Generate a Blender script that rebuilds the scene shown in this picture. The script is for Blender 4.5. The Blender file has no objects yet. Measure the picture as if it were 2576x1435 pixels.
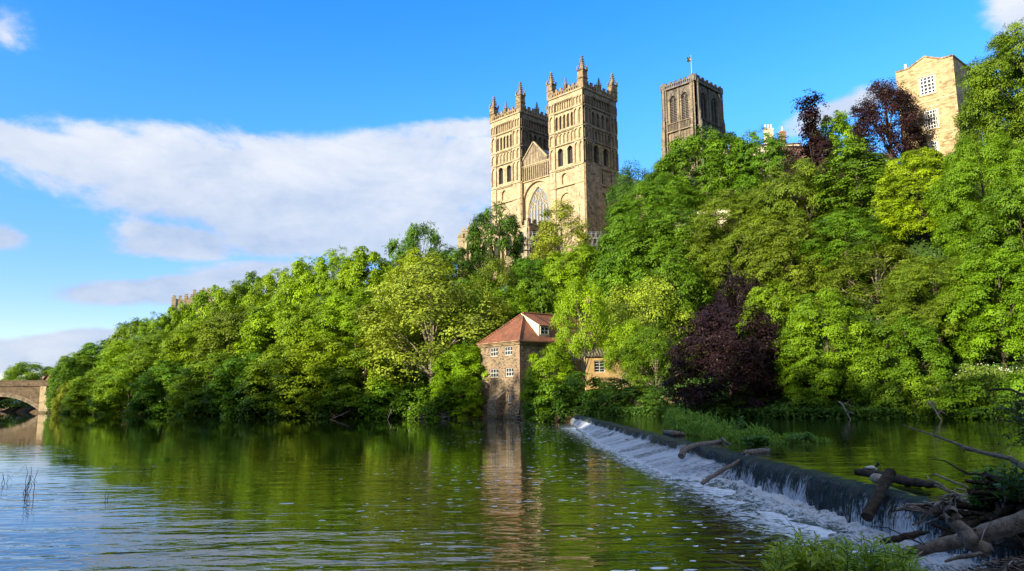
import bpy, math, random
import numpy as np
from mathutils import Vector, Matrix

sc = bpy.context.scene
COL = sc.collection
R = math.radians

# ------------------------------------------------------------------ camera
CAMZ = 3.7
PITCH, ROLL, FPX = R(8.32), R(0.6), 1874.0      # focal length in pixels of a 2576 px wide frame
CX, CY = 1288.0, 717.5
fwd = Vector((0, math.cos(PITCH), math.sin(PITCH)))
up0 = Vector((0, -math.sin(PITCH), math.cos(PITCH)))
rt0 = Vector((1, 0, 0))
upv = up0 * math.cos(ROLL) + rt0 * math.sin(ROLL)
rtv = rt0 * math.cos(ROLL) - up0 * math.sin(ROLL)
cam = bpy.data.cameras.new("camera")
cam.sensor_width = 36.0
cam.lens = 36.0 * FPX / 2576.0
cam.clip_start = 0.1
cam.clip_end = 9000
camo = bpy.data.objects.new("camera", cam)
COL.objects.link(camo)
M = Matrix((rtv, upv, -fwd)).transposed().to_4x4()
M.translation = (0, 0, CAMZ)
camo.matrix_world = M
sc.camera = camo

# ------------------------------------------------------------------ sun, sky, exposure
SUN_EL, SUN_PHI = R(19), R(50)                   # phi: how far left of straight behind the camera
sundir = Vector((-math.sin(SUN_PHI) * math.cos(SUN_EL), -math.cos(SUN_PHI) * math.cos(SUN_EL), math.sin(SUN_EL)))
sl = bpy.data.lights.new("sun", 'SUN')
sl.energy = 5.0
sl.angle = R(0.5)
sl.color = (1.0, 0.89, 0.69)
so = bpy.data.objects.new("sun", sl)
so.rotation_euler = sundir.to_track_quat('Z', 'Y').to_euler()
so.location = (0, 0, 200)
COL.objects.link(so)
SKY_STRENGTH = 0.14
sc.view_settings.view_transform = 'Standard'
sc.view_settings.look = 'None'
sc.view_settings.exposure = 1.22
sc.view_settings.gamma = 1.0

def ray(px, py):
    d = fwd + rtv * ((px - CX) / FPX) - upv * ((py - CY) / FPX)
    return d
def at_y(px, py, Y):
    d = ray(px, py)
    return Vector((0, 0, CAMZ)) + d * (Y / d.y)
def at_z(px, py, z):
    d = ray(px, py)
    return Vector((0, 0, CAMZ)) + d * ((z - CAMZ) / d.z)

# ------------------------------------------------------------------ node helper
class NT:
    def __init__(self, tree):
        self.t = tree; self.n = tree.nodes; self.l = tree.links
    def node(self, typ, **kw):
        nd = self.n.new(typ)
        ins = kw.pop('ins', {})
        for k, v in kw.items():
            setattr(nd, k, v)
        for k, v in ins.items():
            self.put(nd.inputs[k], v)
        return nd
    def put(self, sock, v):
        if isinstance(v, bpy.types.NodeSocket):
            self.l.new(v, sock)
        else:
            try:
                sock.default_value = v
            except Exception:
                sock.default_value = (v[0], v[1], v[2], 1.0) if len(v) == 3 else v
    def math(self, op, a, b=0.0, c=None, clamp=False):
        nd = self.n.new('ShaderNodeMath'); nd.operation = op; nd.use_clamp = clamp
        self.put(nd.inputs[0], a); self.put(nd.inputs[1], b)
        if c is not None: self.put(nd.inputs[2], c)
        return nd.outputs[0]
    def mix(self, fac, a, b, mode='MIX'):
        nd = self.n.new('ShaderNodeMix'); nd.data_type = 'RGBA'; nd.blend_type = mode
        self.put(nd.inputs[0], fac)
        for s, v in ((nd.inputs[6], a), (nd.inputs[7], b)):
            if not isinstance(v, bpy.types.NodeSocket): v = (v[0], v[1], v[2], 1.0)
            self.put(s, v)
        return nd.outputs[2]
    def ramp(self, fac, stops):
        nd = self.n.new('ShaderNodeValToRGB')
        cr = nd.color_ramp
        while len(cr.elements) < len(stops): cr.elements.new(0.5)
        for e, (p, c) in zip(cr.elements, stops):
            e.position = p
            e.color = (c, c, c, 1) if isinstance(c, (int, float)) else (c[0], c[1], c[2], 1)
        self.put(nd.inputs[0], fac)
        return nd.outputs[0]
    def step(self, v, lo, hi):
        nd = self.n.new('ShaderNodeMapRange'); nd.interpolation_type = 'SMOOTHSTEP'
        self.put(nd.inputs[0], v)
        nd.inputs[1].default_value = lo; nd.inputs[2].default_value = hi
        return nd.outputs[0]
    def noise(self, vec, scale, detail=3, rough=0.55, dist=0.0):
        nd = self.n.new('ShaderNodeTexNoise')
        if vec is not None: self.l.new(vec, nd.inputs['Vector'])
        nd.inputs['Scale'].default_value = scale; nd.inputs['Detail'].default_value = detail
        nd.inputs['Roughness'].default_value = rough; nd.inputs['Distortion'].default_value = dist
        return nd.outputs['Fac']
    def mapping(self, vec, scale=(1, 1, 1), loc=(0, 0, 0), rot=(0, 0, 0)):
        nd = self.n.new('ShaderNodeMapping')
        self.l.new(vec, nd.inputs['Vector'])
        nd.inputs['Scale'].default_value = scale; nd.inputs['Location'].default_value = loc
        nd.inputs['Rotation'].default_value = rot
        return nd.outputs[0]
    def bump(self, h, strength, dist, normal=None):
        nd = self.n.new('ShaderNodeBump')
        nd.inputs['Strength'].default_value = strength if not isinstance(strength, bpy.types.NodeSocket) else 1
        if isinstance(strength, bpy.types.NodeSocket): self.l.new(strength, nd.inputs['Strength'])
        nd.inputs['Distance'].default_value = dist
        self.l.new(h, nd.inputs['Height'])
        if normal is not None: self.l.new(normal, nd.inputs['Normal'])
        return nd.outputs[0]

def new_mat(name):
    m = bpy.data.materials.new(name); m.use_nodes = True
    m.node_tree.nodes.clear()
    return m, NT(m.node_tree)
def finish(m, t, color, rough=0.85, normal=None, spec=0.3, metallic=0.0, extra=None):
    b = t.node('ShaderNodeBsdfPrincipled')
    t.put(b.inputs['Base Color'], color if isinstance(color, bpy.types.NodeSocket) else (color[0], color[1], color[2], 1))
    t.put(b.inputs['Roughness'], rough)
    b.inputs['Specular IOR Level'].default_value = spec
    b.inputs['Metallic'].default_value = metallic
    if normal is not None: t.l.new(normal, b.inputs['Normal'])
    o = t.node('ShaderNodeOutputMaterial')
    t.l.new(b.outputs[0], o.inputs[0])
    return m

# ------------------------------------------------------------------ world: Nishita sky with clouds by direction
def make_world():
    w = bpy.data.worlds.new("World"); sc.world = w; w.use_nodes = True
    t = NT(w.node_tree); t.n.clear()
    sky = t.node('ShaderNodeTexSky', sky_type='NISHITA')
    sky.sun_disc = False
    sky.sun_elevation = SUN_EL
    sky.sun_rotation = math.atan2(sundir.x, sundir.y)
    sky.air_density = 1.0; sky.dust_density = 0.3; sky.ozone_density = 2.2
    hs = t.node('ShaderNodeHueSaturation', ins={'Saturation': 1.42, 'Value': 1.18, 'Hue': 0.512, 'Color': sky.outputs[0]})
    base = hs.outputs[0]
    tc = t.node('ShaderNodeTexCoord')
    v = t.node('ShaderNodeVectorMath', operation='NORMALIZE'); t.l.new(tc.outputs['Generated'], v.inputs[0])
    sep = t.node('ShaderNodeSeparateXYZ'); t.l.new(v.outputs[0], sep.inputs[0])
    az = t.math('ARCTAN2', sep.outputs[0], sep.outputs[1])
    el = t.math('ARCSINE', sep.outputs[2])
    n1 = t.noise(t.mapping(v.outputs[0], (1, 1, 1.9)), 5.5, 9, 0.62, 0.4)
    n2 = t.noise(t.mapping(v.outputs[0], (1, 1, 1.5), (3, 1, 2)), 17, 6, 0.6)
    def ell(px, py, rx, ry, rot=0.0, gain=1.0):
        d = ray(px, py).normalized()
        a0 = math.atan2(d.x, d.y); e0 = math.asin(d.z)
        da = t.math('MULTIPLY', t.math('SUBTRACT', az, a0), math.cos(e0))
        de = t.math('SUBTRACT', el, e0)
        c, s = math.cos(rot), math.sin(rot)
        p = t.math('ADD', t.math('MULTIPLY', da, c), t.math('MULTIPLY', de, s))
        q = t.math('SUBTRACT', t.math('MULTIPLY', de, c), t.math('MULTIPLY', da, s))
        p = t.math('DIVIDE', p, rx / FPX); q = t.math('DIVIDE', q, ry / FPX)
        r = t.math('SQRT', t.math('ADD', t.math('MULTIPLY', p, p), t.math('MULTIPLY', q, q)))
        return t.math('MULTIPLY', t.math('SUBTRACT', 1.0, r), gain)
    es = [(640, 480, 610, 150, -0.03, 1.0), (190, 405, 320, 58, -0.16, 1.0), (860, 560, 520, 105, 0.0, 1.0),
          (430, 600, 190, 58, 0.0, .9), (1060, 440, 330, 125, 0.03, 1.0), (1140, 325, 150, 36, 0.05, .5),
          (500, 722, 300, 42, 0.10, .8), (680, 700, 260, 50, 0.06, .8), (90, 888, 300, 42, 0.08, .8), (245, 850, 120, 26, 0.1, .6),
          (15, 85, 60, 50, -0.6, .22), (0, 590, 55, 30, 0, .35), (2600, 10, 110, 80, 0.5, .5), (2110, 275, 150, 40, 0.25, .6)]
    m = None
    for e in es:
        x = ell(*e)
        m = x if m is None else t.math('SMOOTH_MAX', m, x, 0.10)
    # scattered clouds in the half of the sky behind the camera
    back = t.math('MULTIPLY', t.step(sep.outputs[1], 0.15, -0.35), 0.55)
    back = t.math('MAXIMUM', back, t.math('MULTIPLY', t.step(sep.outputs[2], 0.62, 0.86), 0.75))  # plus unseen cloud overhead, added as neutral fill for the shade below
    m = t.math('MAXIMUM', m, t.math('SUBTRACT', back, 0.35))
    nn = t.math('ADD', t.math('MULTIPLY', t.math('SUBTRACT', n1, 0.5), 1.35), t.math('MULTIPLY', t.math('SUBTRACT', n2, 0.5), 0.50))
    dens = t.math('ADD', m, nn)
    mask = t.step(dens, -0.03, 0.30)
    mask = t.math('MULTIPLY', mask, t.step(m, -0.13, 0.12))
    n1b = t.noise(t.mapping(v.outputs[0], (1, 1, 1.9), (0.022, -0.004, -0.085)), 5.5, 9, 0.62, 0.4)
    relief = t.math('MULTIPLY', t.math('SUBTRACT', n1, n1b), 2.6)
    n3 = t.noise(t.mapping(v.outputs[0], (1, 1, 2.2), (7, 4, 1)), 7.5, 7, 0.6, 0.3)
    shade = t.math('ADD', t.math('ADD', t.math('MULTIPLY', t.math('SUBTRACT', n3, 0.5), 2.1), relief), 0.47, clamp=True)
    # undersides turn lilac grey lower down in the sky
    low = t.step(el, 0.16, 0.33)
    shade = t.math('ADD', t.math('MULTIPLY', shade, 0.58), t.math('MULTIPLY', low, 0.42))
    ccol = t.mix(shade, (1.45, 1.85, 2.55), (2.75, 2.85, 3.05))
    base = t.mix(t.math('MULTIPLY', t.step(el, 0.40, 0.06), 0.95), base, t.mix(1.0, base, (0.56, 0.54, 0.76), 'MULTIPLY'))
    out = t.mix(t.math('MULTIPLY', mask, 0.95), base, ccol)
    bg = t.node('ShaderNodeBackground', ins={'Color': out, 'Strength': SKY_STRENGTH})
    o = t.node('ShaderNodeOutputWorld'); t.l.new(bg.outputs[0], o.inputs[0])
make_world()

# ------------------------------------------------------------------ mesh helpers
class Fr:
    """A wall's own frame: u along the wall (left to right seen from outside), z up, d outwards."""
    def __init__(s, o, u, n):
        s.o = Vector((o[0], o[1], 0)); s.u = Vector((u[0], u[1], 0)).normalized(); s.n = Vector((n[0], n[1], 0)).normalized()
    def P(s, u, z, d=0.0):
        v = s.o + s.u * u + s.n * d
        return (v.x, v.y, z)
    def hit(s, px, py, d=0.0):
        r = ray(px, py); c = Vector((0, 0, CAMZ))
        k = (s.o + s.n * d - c).dot(s.n) / r.dot(s.n)
        p = c + r * k
        return ((p - s.o).dot(s.u), p.z)

def obj(name, me, parent=None):
    o = bpy.data.objects.new(name, me); COL.objects.link(o)
    if parent is not None:
        o.parent = parent; o.matrix_parent_inverse = wm(parent).inverted()
    return o
def wm(o):
    m = o.matrix_basis.copy()
    return (wm(o.parent) @ o.matrix_parent_inverse @ m) if o.parent else m
def tag(o, label=None, cat=None, group=None, kind=None):
    if label: o['label'] = label
    if cat: o['category'] = cat
    if group: o['group'] = group
    if kind: o['kind'] = kind
    return o
def empty(name, loc=(0, 0, 0), rz=0.0):
    o = bpy.data.objects.new(name, None); COL.objects.link(o)
    o.location = loc; o.rotation_euler.z = rz
    o.empty_display_size = 0.5
    return o

class MB:
    def __init__(s): s.v = []; s.f = []; s.m = []; s.uv = {}
    def face(s, pts, m=0, uv=None):
        i = len(s.v); s.v.extend([tuple(p) for p in pts]); s.f.append(tuple(range(i, i + len(pts)))); s.m.append(m)
        if uv: s.uv[len(s.f) - 1] = uv
    def box(s, F, u0, u1, z0, z1, d0, d1, m=0):
        c = [F.P(u, z, d) for d in (d0, d1) for z in (z0, z1) for u in (u0, u1)]
        for q in ((4, 5, 7, 6), (0, 2, 3, 1), (0, 4, 6, 2), (1, 3, 7, 5), (2, 6, 7, 3), (0, 1, 5, 4)):
            s.face([c[k] for k in q], m)
    def tube(s, pts, rad, n=7, m=0, cap=True):
        pts = [Vector(p) for p in pts]; base = len(s.v); N = len(pts)
        for i, p in enumerate(pts):
            a = (pts[min(i + 1, N - 1)] - pts[max(i - 1, 0)])
            if a.length < 1e-6: a = Vector((0, 0, 1))
            a.normalize()
            ref = Vector((0, 0, 1)) if abs(a.z) < 0.9 else Vector((1, 0, 0))
            x = a.cross(ref).normalized(); y = a.cross(x)
            for k in range(n):
                th = 2 * math.pi * k / n
                q = p + (x * math.cos(th) + y * math.sin(th)) * rad[i]
                s.v.append((q.x, q.y, q.z))
        for i in range(N - 1):
            for k in range(n):
                k2 = (k + 1) % n
                s.f.append((base + i * n + k, base + i * n + k2, base + (i + 1) * n + k2, base + (i + 1) * n + k)); s.m.append(m)
        if cap:
            s.f.append(tuple(base + k for k in range(n))); s.m.append(m)
            s.f.append(tuple(base + (N - 1) * n + k for k in reversed(range(n)))); s.m.append(m)
    def merge(s, o, m):
        b = len(s.v); s.v.extend(o.v)
        for f in o.f: s.f.append(tuple(i + b for i in f)); s.m.append(m)
    def build(s, name, mats, parent=None, smooth=False, merge=False):
        me = bpy.data.meshes.new(name)
        me.from_pydata(s.v, [], s.f)
        for mm in (mats if isinstance(mats, (list, tuple)) else [mats]): me.materials.append(mm)
        me.polygons.foreach_set('material_index', s.m)
        uvl = me.uv_layers.new(name='uv')
        data = np.zeros(len(me.loops) * 2)
        V = np.array(s.v)
        for pi, f in enumerate(s.f):
            p = me.polygons[pi]; st = p.loop_start
            if pi in s.uv:
                for k, q in enumerate(s.uv[pi]): data[2 * (st + k)] = q[0]; data[2 * (st + k) + 1] = q[1]
                continue
            nrm = p.normal
            P = V[list(f)]
            if abs(nrm.z) > 0.9: U, W = P[:, 0], P[:, 1]
            else:
                h = math.hypot(nrm.x, nrm.y); tx, ty = -nrm.y / h, nrm.x / h
                U = P[:, 0] * tx + P[:, 1] * ty; W = P[:, 2] / max(h, 0.3)
            data[2 * st:2 * (st + len(f)):2] = U; data[2 * st + 1:2 * (st + len(f)):2] = W
        uvl.data.foreach_set('uv', data)
        if smooth: me.polygons.foreach_set('use_smooth', [True] * len(me.polygons))
        me.update()
        return obj(name, me, parent)

def arc_pts(l, r, zs, rise, kind, ns):
    w = r - l
    if kind == 'round':
        return [(l + w / 2 - w / 2 * math.cos(math.pi * k / (2 * ns)), zs + rise * math.sin(math.pi * k / (2 * ns))) for k in range(2 * ns + 1)]
    Rr = (rise * rise + w * w / 4) / w
    a_end = math.atan2(rise, w / 2 - Rr)            # angle at the apex seen from the left arc's centre
    L = []
    for k in range(ns + 1):
        a = math.pi + (a_end - math.pi) * k / ns
        L.append((l + Rr + Rr * math.cos(a), zs + Rr * math.sin(a)))
    return L + [(l + r - x, z) for x, z in reversed(L[:-1])]

def arcade(mb, F, u0, u1, z0, z1, n, pier=0.25, sill=0.0, top=0.25, kind='point', ratio=None, depth=0.4, d=0.0, front=0, back=0, ns=4, has_back=True, shaft=0.0, hood=0.0):
    """A row of n arched recesses in the plane d of frame F: wall round the openings, reveals and the back plane."""
    bay = (u1 - u0) / n
    for i in range(n):
        a = u0 + i * bay; b = a + bay; p = pier * bay / 2; l = a + p; r = b - p; w = r - l
        rise = w * (ratio if ratio else (0.5 if kind == 'round' else 0.8))
        za = z1 - top; zs = za - rise; zb = z0 + sill
        arc = arc_pts(l, r, zs, rise, kind, ns)
        out = [(l, zb)] + arc + [(r, zb)]
        Q = lambda pts: mb.face([F.P(x, z, d) for x, z in pts], front)
        Q([(a, z0), (l, z0), (l, zs), (a, zs)]); Q([(r, z0), (b, z0), (b, zs), (r, zs)])
        if sill > 0: Q([(l, z0), (r, z0), (r, zb), (l, zb)])
        Q([(a, zs), (l, zs), (l, z1), (a, z1)]); Q([(r, zs), (b, zs), (b, z1), (r, z1)])
        for k in range(len(arc) - 1):
            Q([arc[k], arc[k + 1], (arc[k + 1][0], z1), (arc[k][0], z1)])
        o2 = out + [out[0]]
        for k in range(len(o2) - 1):
            mb.face([F.P(o2[k][0], o2[k][1], d), F.P(o2[k][0], o2[k][1], d - depth), F.P(o2[k + 1][0], o2[k + 1][1], d - depth), F.P(o2[k + 1][0], o2[k + 1][1], d)], front)
        if has_back: mb.face([F.P(x, z, d - depth) for x, z in out], back)
        if hood > 0:
            arc2 = [(l - hood + (x - l) * (w + 2 * hood) / w, zs + (z - zs) * (rise + hood) / rise) for x, z in arc]
            for k in range(len(arc) - 1):
                mb.face([F.P(*arc[k], d + .09), F.P(*arc[k + 1], d + .09), F.P(*arc2[k + 1], d + .09), F.P(*arc2[k], d + .09)], front)
                mb.face([F.P(*arc2[k], d + .09), F.P(*arc2[k + 1], d + .09), F.P(*arc2[k + 1], d), F.P(*arc2[k], d)], front)
                mb.face([F.P(*arc[k], d + .09), F.P(*arc[k + 1], d + .09), F.P(*arc[k + 1], d), F.P(*arc[k], d)], front)
        if shaft > 0:
            for x in ((a, b) if i == n - 1 else (a,)):
                mb.box(F, x - shaft, x + shaft, zb, zs + 0.05, d - .02, d + .12, front)

def wall(mb, F, u0, u1, z0, z1, holes=(), depth=0.3, d=0.0, m=0):
    """A wall with rectangular openings (u0,u1,z0,z1) and their reveals."""
    us = sorted({u0, u1, *[h[0] for h in holes], *[h[1] for h in holes]}); zs = sorted({z0, z1, *[h[2] for h in holes], *[h[3] for h in holes]})
    for a, b in zip(us, us[1:]):
        for c, e in zip(zs, zs[1:]):
            um, zm = (a + b) / 2, (c + e) / 2
            if any(h[0] < um < h[1] and h[2] < zm < h[3] for h in holes): continue
            mb.face([F.P(a, c, d), F.P(b, c, d), F.P(b, e, d), F.P(a, e, d)], m)
    for h in holes:
        c = [(h[0], h[2]), (h[1], h[2]), (h[1], h[3]), (h[0], h[3])]
        for k in range(4):
            p, q = c[k], c[(k + 1) % 4]
            mb.face([F.P(*p, d), F.P(*p, d - depth), F.P(*q, d - depth), F.P(*q, d)], m)

def window(F, h, cols, rows, parent, mframe, mglass, d=-0.16, bar=0.07, edge=0.11, name='window', lean=None):
    u0, u1, z0, z1 = h
    mb = MB()
    mb.box(F, u0, u1, z0, z0 + edge, d - .05, d + .06); mb.box(F, u0, u1, z1 - edge, z1, d - .05, d + .06)
    mb.box(F, u0, u0 + edge, z0 + edge, z1 - edge, d - .05, d + .06); mb.box(F, u1 - edge, u1, z0 + edge, z1 - edge, d - .05, d + .06)
    for k in range(1, cols):
        x = u0 + (u1 - u0) * k / cols; mb.box(F, x - bar / 2, x + bar / 2, z0 + edge, z1 - edge, d - .04, d + .045)
    for k in range(1, rows):
        z = z0 + (z1 - z0) * k / rows; mb.box(F, u0 + edge, u1 - edge, z - bar / 2, z + bar / 2, d - .035, d + .04)
    o = mb.build(name, mframe, parent)
    g = MB(); g.face([F.P(u0, z0, d - .06), F.P(u1, z0, d - .06), F.P(u1, z1, d - .06), F.P(u0, z1, d - .06)])
    g.build('pane', mglass, o)
    return o
# ------------------------------------------------------------------ materials
def mat_stone(name, c1, c2, mortar, bw=0.75, bh=0.36, stain=0.5, stain_col=(0.05, 0.042, 0.035), stain_scale=0.12, bump=0.5, seed=0.0, patch=0.35, block=0.5):
    m, t = new_mat(name)
    uv = t.node('ShaderNodeTexCoord').outputs['UV']
    geo = t.node('ShaderNodeNewGeometry').outputs['Position']
    br = t.node('ShaderNodeTexBrick')
    t.l.new(uv, br.inputs['Vector'])
    br.inputs['Color1'].default_value = (*c1, 1); br.inputs['Color2'].default_value = (*c2, 1); br.inputs['Mortar'].default_value = (*mortar, 1)
    br.inputs['Scale'].default_value = 1; br.inputs['Brick Width'].default_value = bw; br.inputs['Row Height'].default_value = bh
    br.inputs['Mortar Size'].default_value = 0.022; br.inputs['Bias'].default_value = -0.1; br.offset = 0.5
    n1 = t.noise(geo, 0.9, 5, 0.65)
    vo = t.node('ShaderNodeTexVoronoi', feature='F1'); t.l.new(t.mapping(uv, (1 / (bw * 1.2), 1 / (bh * 1.5), 1)), vo.inputs['Vector']); vo.inputs['Scale'].default_value = 1
    vs = t.node('ShaderNodeSeparateColor'); t.l.new(vo.outputs['Color'], vs.inputs[0])
    blk = t.mix(t.math('MULTIPLY', t.step(vs.outputs[0], 0.68, 0.9), block), br.outputs[0], tuple(x * 0.38 for x in c2))
    blk = t.mix(t.math('MULTIPLY', t.step(vs.outputs[1], 0.75, 0.9), block * .5), blk, tuple(min(1, x * 1.25) for x in c1))
    col = t.mix(t.math('MULTIPLY', t.step(n1, 0.42, 0.7), patch), blk, tuple(x * 0.45 for x in c2))
    n2 = t.noise(t.mapping(geo, (1, 1, 0.35), (seed, 0, 0)), stain_scale * 4, 7, 0.7, 0.6)
    n3 = t.noise(t.mapping(geo, (2.2, 2.2, 0.22), (seed, 5, 0)), 0.7, 5, 0.65)
    st = t.math('MULTIPLY', t.step(t.math('ADD', t.math('MULTIPLY', n2, 0.65), t.math('MULTIPLY', n3, 0.35)), 0.45, 0.66), stain)
    col = t.mix(st, col, stain_col)
    n4 = t.noise(geo, 6.0, 3, 0.6)
    col = t.mix(t.math('MULTIPLY', t.math('SUBTRACT', n4, 0.35, clamp=True), 0.5), col, tuple(x * 0.5 for x in c1))
    h = t.math('ADD', br.outputs['Fac'], t.math('MULTIPLY', n4, -0.8))
    return finish(m, t, col, 0.92, t.bump(h, bump, -0.05), 0.15)

def mat_rubble(name, c1, c2, c3, mortar, sx=2.3, sz=5.2, bump=0.8, damp=True):
    m, t = new_mat(name)
    uv = t.node('ShaderNodeTexCoord').outputs['UV']
    geo = t.node('ShaderNodeNewGeometry').outputs['Position']
    mp = t.mapping(uv, (sx, sz, 1))
    v1 = t.node('ShaderNodeTexVoronoi', feature='F1'); t.l.new(mp, v1.inputs['Vector']); v1.inputs['Scale'].default_value = 1
    v2 = t.node('ShaderNodeTexVoronoi', feature='DISTANCE_TO_EDGE'); t.l.new(mp, v2.inputs['Vector']); v2.inputs['Scale'].default_value = 1
    sp = t.node('ShaderNodeSeparateColor'); t.l.new(v1.outputs['Color'], sp.inputs[0])
    col = t.mix(sp.outputs[0], c1, c2)
    col = t.mix(t.step(sp.outputs[1], 0.62, 0.7), col, c3)
    edge = t.step(v2.outputs[0], 0.02, 0.10)
    col = t.mix(edge, mortar, col)
    n = t.noise(geo, 0.5, 5, 0.65)
    col = t.mix(t.math('MULTIPLY', t.step(n, 0.45, 0.75), 0.45), col, (0.07, 0.055, 0.04))
    if damp:
        sepz = t.node('ShaderNodeSeparateXYZ'); t.l.new(geo, sepz.inputs[0])
        wet = t.step(t.math('ADD', sepz.outputs[2], t.math('MULTIPLY', n, 1.2)), 1.6, 0.5)
        col = t.mix(t.math('MULTIPLY', wet, 0.7), col, (0.035, 0.035, 0.022))
    h = t.math('ADD', edge, t.math('MULTIPLY', t.noise(geo, 8, 3), 0.4))
    return finish(m, t, col, 0.95, t.bump(h, bump, 0.06), 0.15)

def mat_plain(name, col, rough=0.7, var=0.25, scale=3.0, spec=0.3, metallic=0.0, bump=0.0):
    m, t = new_mat(name)
    geo = t.node('ShaderNodeNewGeometry').outputs['Position']
    n = t.noise(geo, scale, 5, 0.6)
    c = t.mix(t.math('MULTIPLY', t.step(n, 0.3, 0.75), 1.0), tuple(x * (1 - var) for x in col), tuple(min(1, x * (1 + var)) for x in col))
    return finish(m, t, c, rough, t.bump(n, bump, 0.03) if bump else None, spec, metallic)

def mat_glass(name, col=(0.02, 0.025, 0.03)):
    m, t = new_mat(name)
    geo = t.node('ShaderNodeNewGeometry').outputs['Position']
    n = t.noise(geo, 1.1, 2, 0.5)
    c = t.mix(n, tuple(x * 0.6 for x in col), tuple(x * 1.8 for x in col))
    return finish(m, t, c, 0.08, t.bump(n, 0.15, 0.05), 0.6)

def mat_tiles(name, c1, c2, pitch=0.36):
    m, t = new_mat(name)
    uv = t.node('ShaderNodeTexCoord').outputs['UV']
    geo = t.node('ShaderNodeNewGeometry').outputs['Position']
    sp = t.node('ShaderNodeSeparateXYZ'); t.l.new(uv, sp.inputs[0])
    wv = t.math('SINE', t.math('MULTIPLY', sp.outputs[0], 2 * math.pi / pitch))
    row = t.math('FRACT', t.math('DIVIDE', sp.outputs[1], 0.42))
    n1 = t.noise(t.mapping(uv, (1 / pitch, 1 / 0.42, 1)), 1.0, 1, 0.5)
    n2 = t.noise(geo, 0.6, 5, 0.65)
    col = t.mix(t.step(n1, 0.3, 0.7), c1, c2)
    col = t.mix(t.math('MULTIPLY', t.step(n2, 0.42, 0.68), 0.75), col, (0.10, 0.06, 0.04))
    col = t.mix(t.math('MULTIPLY', t.step(row, 0.84, 0.98), 0.6), col, tuple(x * 0.3 for x in c1))
    col = t.mix(t.math('MULTIPLY', t.step(wv, -0.45, -1.0), 0.65), col, tuple(x * 0.3 for x in c1))
    return finish(m, t, col, 0.85, t.bump(t.math('ADD', wv, t.math('MULTIPLY', row, -0.6)), 0.9, 0.05), 0.2)

def mat_leaf(name, trans=0.35, rough=0.45):
    """Leaves: the object's own colour, varied leaf by leaf and spray by spray."""
    m, t = new_mat(name)
    oi = t.node('ShaderNodeObjectInfo')
    at = t.node('ShaderNodeAttribute', attribute_name='tone')
    v = at.outputs['Fac']
    hs = t.node('ShaderNodeHueSaturation', ins={'Color': oi.outputs['Color'], 'Fac': 1.0})
    t.put(hs.inputs['Hue'], t.math('ADD', t.math('MULTIPLY', v, -0.016), 0.507))
    t.put(hs.inputs['Value'], t.math('ADD', t.math('MULTIPLY', v, 0.95), 0.62))
    t.put(hs.inputs['Saturation'], 1.0)
    d = t.node('ShaderNodeBsdfPrincipled')
    t.l.new(hs.outputs[0], d.inputs['Base Color']); d.inputs['Roughness'].default_value = rough
    d.inputs['Specular IOR Level'].default_value = 0.12
    tr = t.node('ShaderNodeBsdfTranslucent')
    tcol = t.mix(1.0, hs.outputs[0], (1.35, 1.25, 0.5), 'MULTIPLY'); t.l.new(tcol, tr.inputs['Color'])
    mx = t.node('ShaderNodeMixShader'); mx.inputs[0].default_value = trans
    t.l.new(d.outputs[0], mx.inputs[1]); t.l.new(tr.outputs[0], mx.inputs[2])
    o = t.node('ShaderNodeOutputMaterial'); t.l.new(mx.outputs[0], o.inputs[0])
    return m

def mat_bark(name, c1, c2, scale=6.0):
    m, t = new_mat(name)
    geo = t.node('ShaderNodeNewGeometry').outputs['Position']
    n = t.noise(geo, scale, 6, 0.7, 0.4); n2 = t.noise(geo, scale * 0.25, 3, 0.5)
    col = t.mix(t.step(n, 0.35, 0.65), c1, c2)
    col = t.mix(t.math('MULTIPLY', t.step(n2, 0.5, 0.7), 0.5), col, tuple(x * 0.4 for x in c1))
    return finish(m, t, col, 0.9, t.bump(n, 1.0, 0.09), 0.15)

MS = {}
MS['sand'] = mat_stone('sandstone_gold', (0.47, 0.375, 0.23), (0.38, 0.295, 0.175), (0.28, 0.215, 0.13), stain=0.55, stain_col=(0.19, 0.145, 0.095), patch=0.25)
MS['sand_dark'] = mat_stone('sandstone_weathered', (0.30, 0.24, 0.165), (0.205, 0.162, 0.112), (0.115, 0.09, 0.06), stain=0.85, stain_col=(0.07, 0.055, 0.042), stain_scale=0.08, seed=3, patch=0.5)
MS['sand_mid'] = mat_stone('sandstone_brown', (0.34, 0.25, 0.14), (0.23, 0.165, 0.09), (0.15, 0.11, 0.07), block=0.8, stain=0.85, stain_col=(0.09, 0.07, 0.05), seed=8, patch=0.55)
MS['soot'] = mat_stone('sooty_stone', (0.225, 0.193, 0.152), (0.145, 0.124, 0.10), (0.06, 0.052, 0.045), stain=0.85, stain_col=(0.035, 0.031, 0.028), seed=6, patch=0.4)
MS['dark'] = mat_plain('dark_opening_back', (0.022, 0.02, 0.019), 0.7, 0.4, 2.0)  # near-black backs of louvres and openings; their unlit depth is painted
MS['louvre'] = mat_plain('grey_louvre_slat', (0.13, 0.115, 0.10), 0.8, 0.3, 2.0)
MS['bldg'] = mat_stone('coursed_rubble_sandstone', (0.45, 0.35, 0.19), (0.31, 0.21, 0.10), (0.42, 0.34, 0.21), bw=0.62, bh=0.24, stain=0.35, stain_col=(0.22, 0.16, 0.09), seed=11, patch=0.3, block=0.6)
MS['dressed'] = mat_plain('dressed_sandstone', (0.43, 0.34, 0.2), 0.9, 0.18, 1.5)
MS['rubble'] = mat_rubble('mill_rubble', (0.31, 0.22, 0.125), (0.20, 0.145, 0.09), (0.085, 0.065, 0.05), (0.33, 0.255, 0.165))
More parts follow.
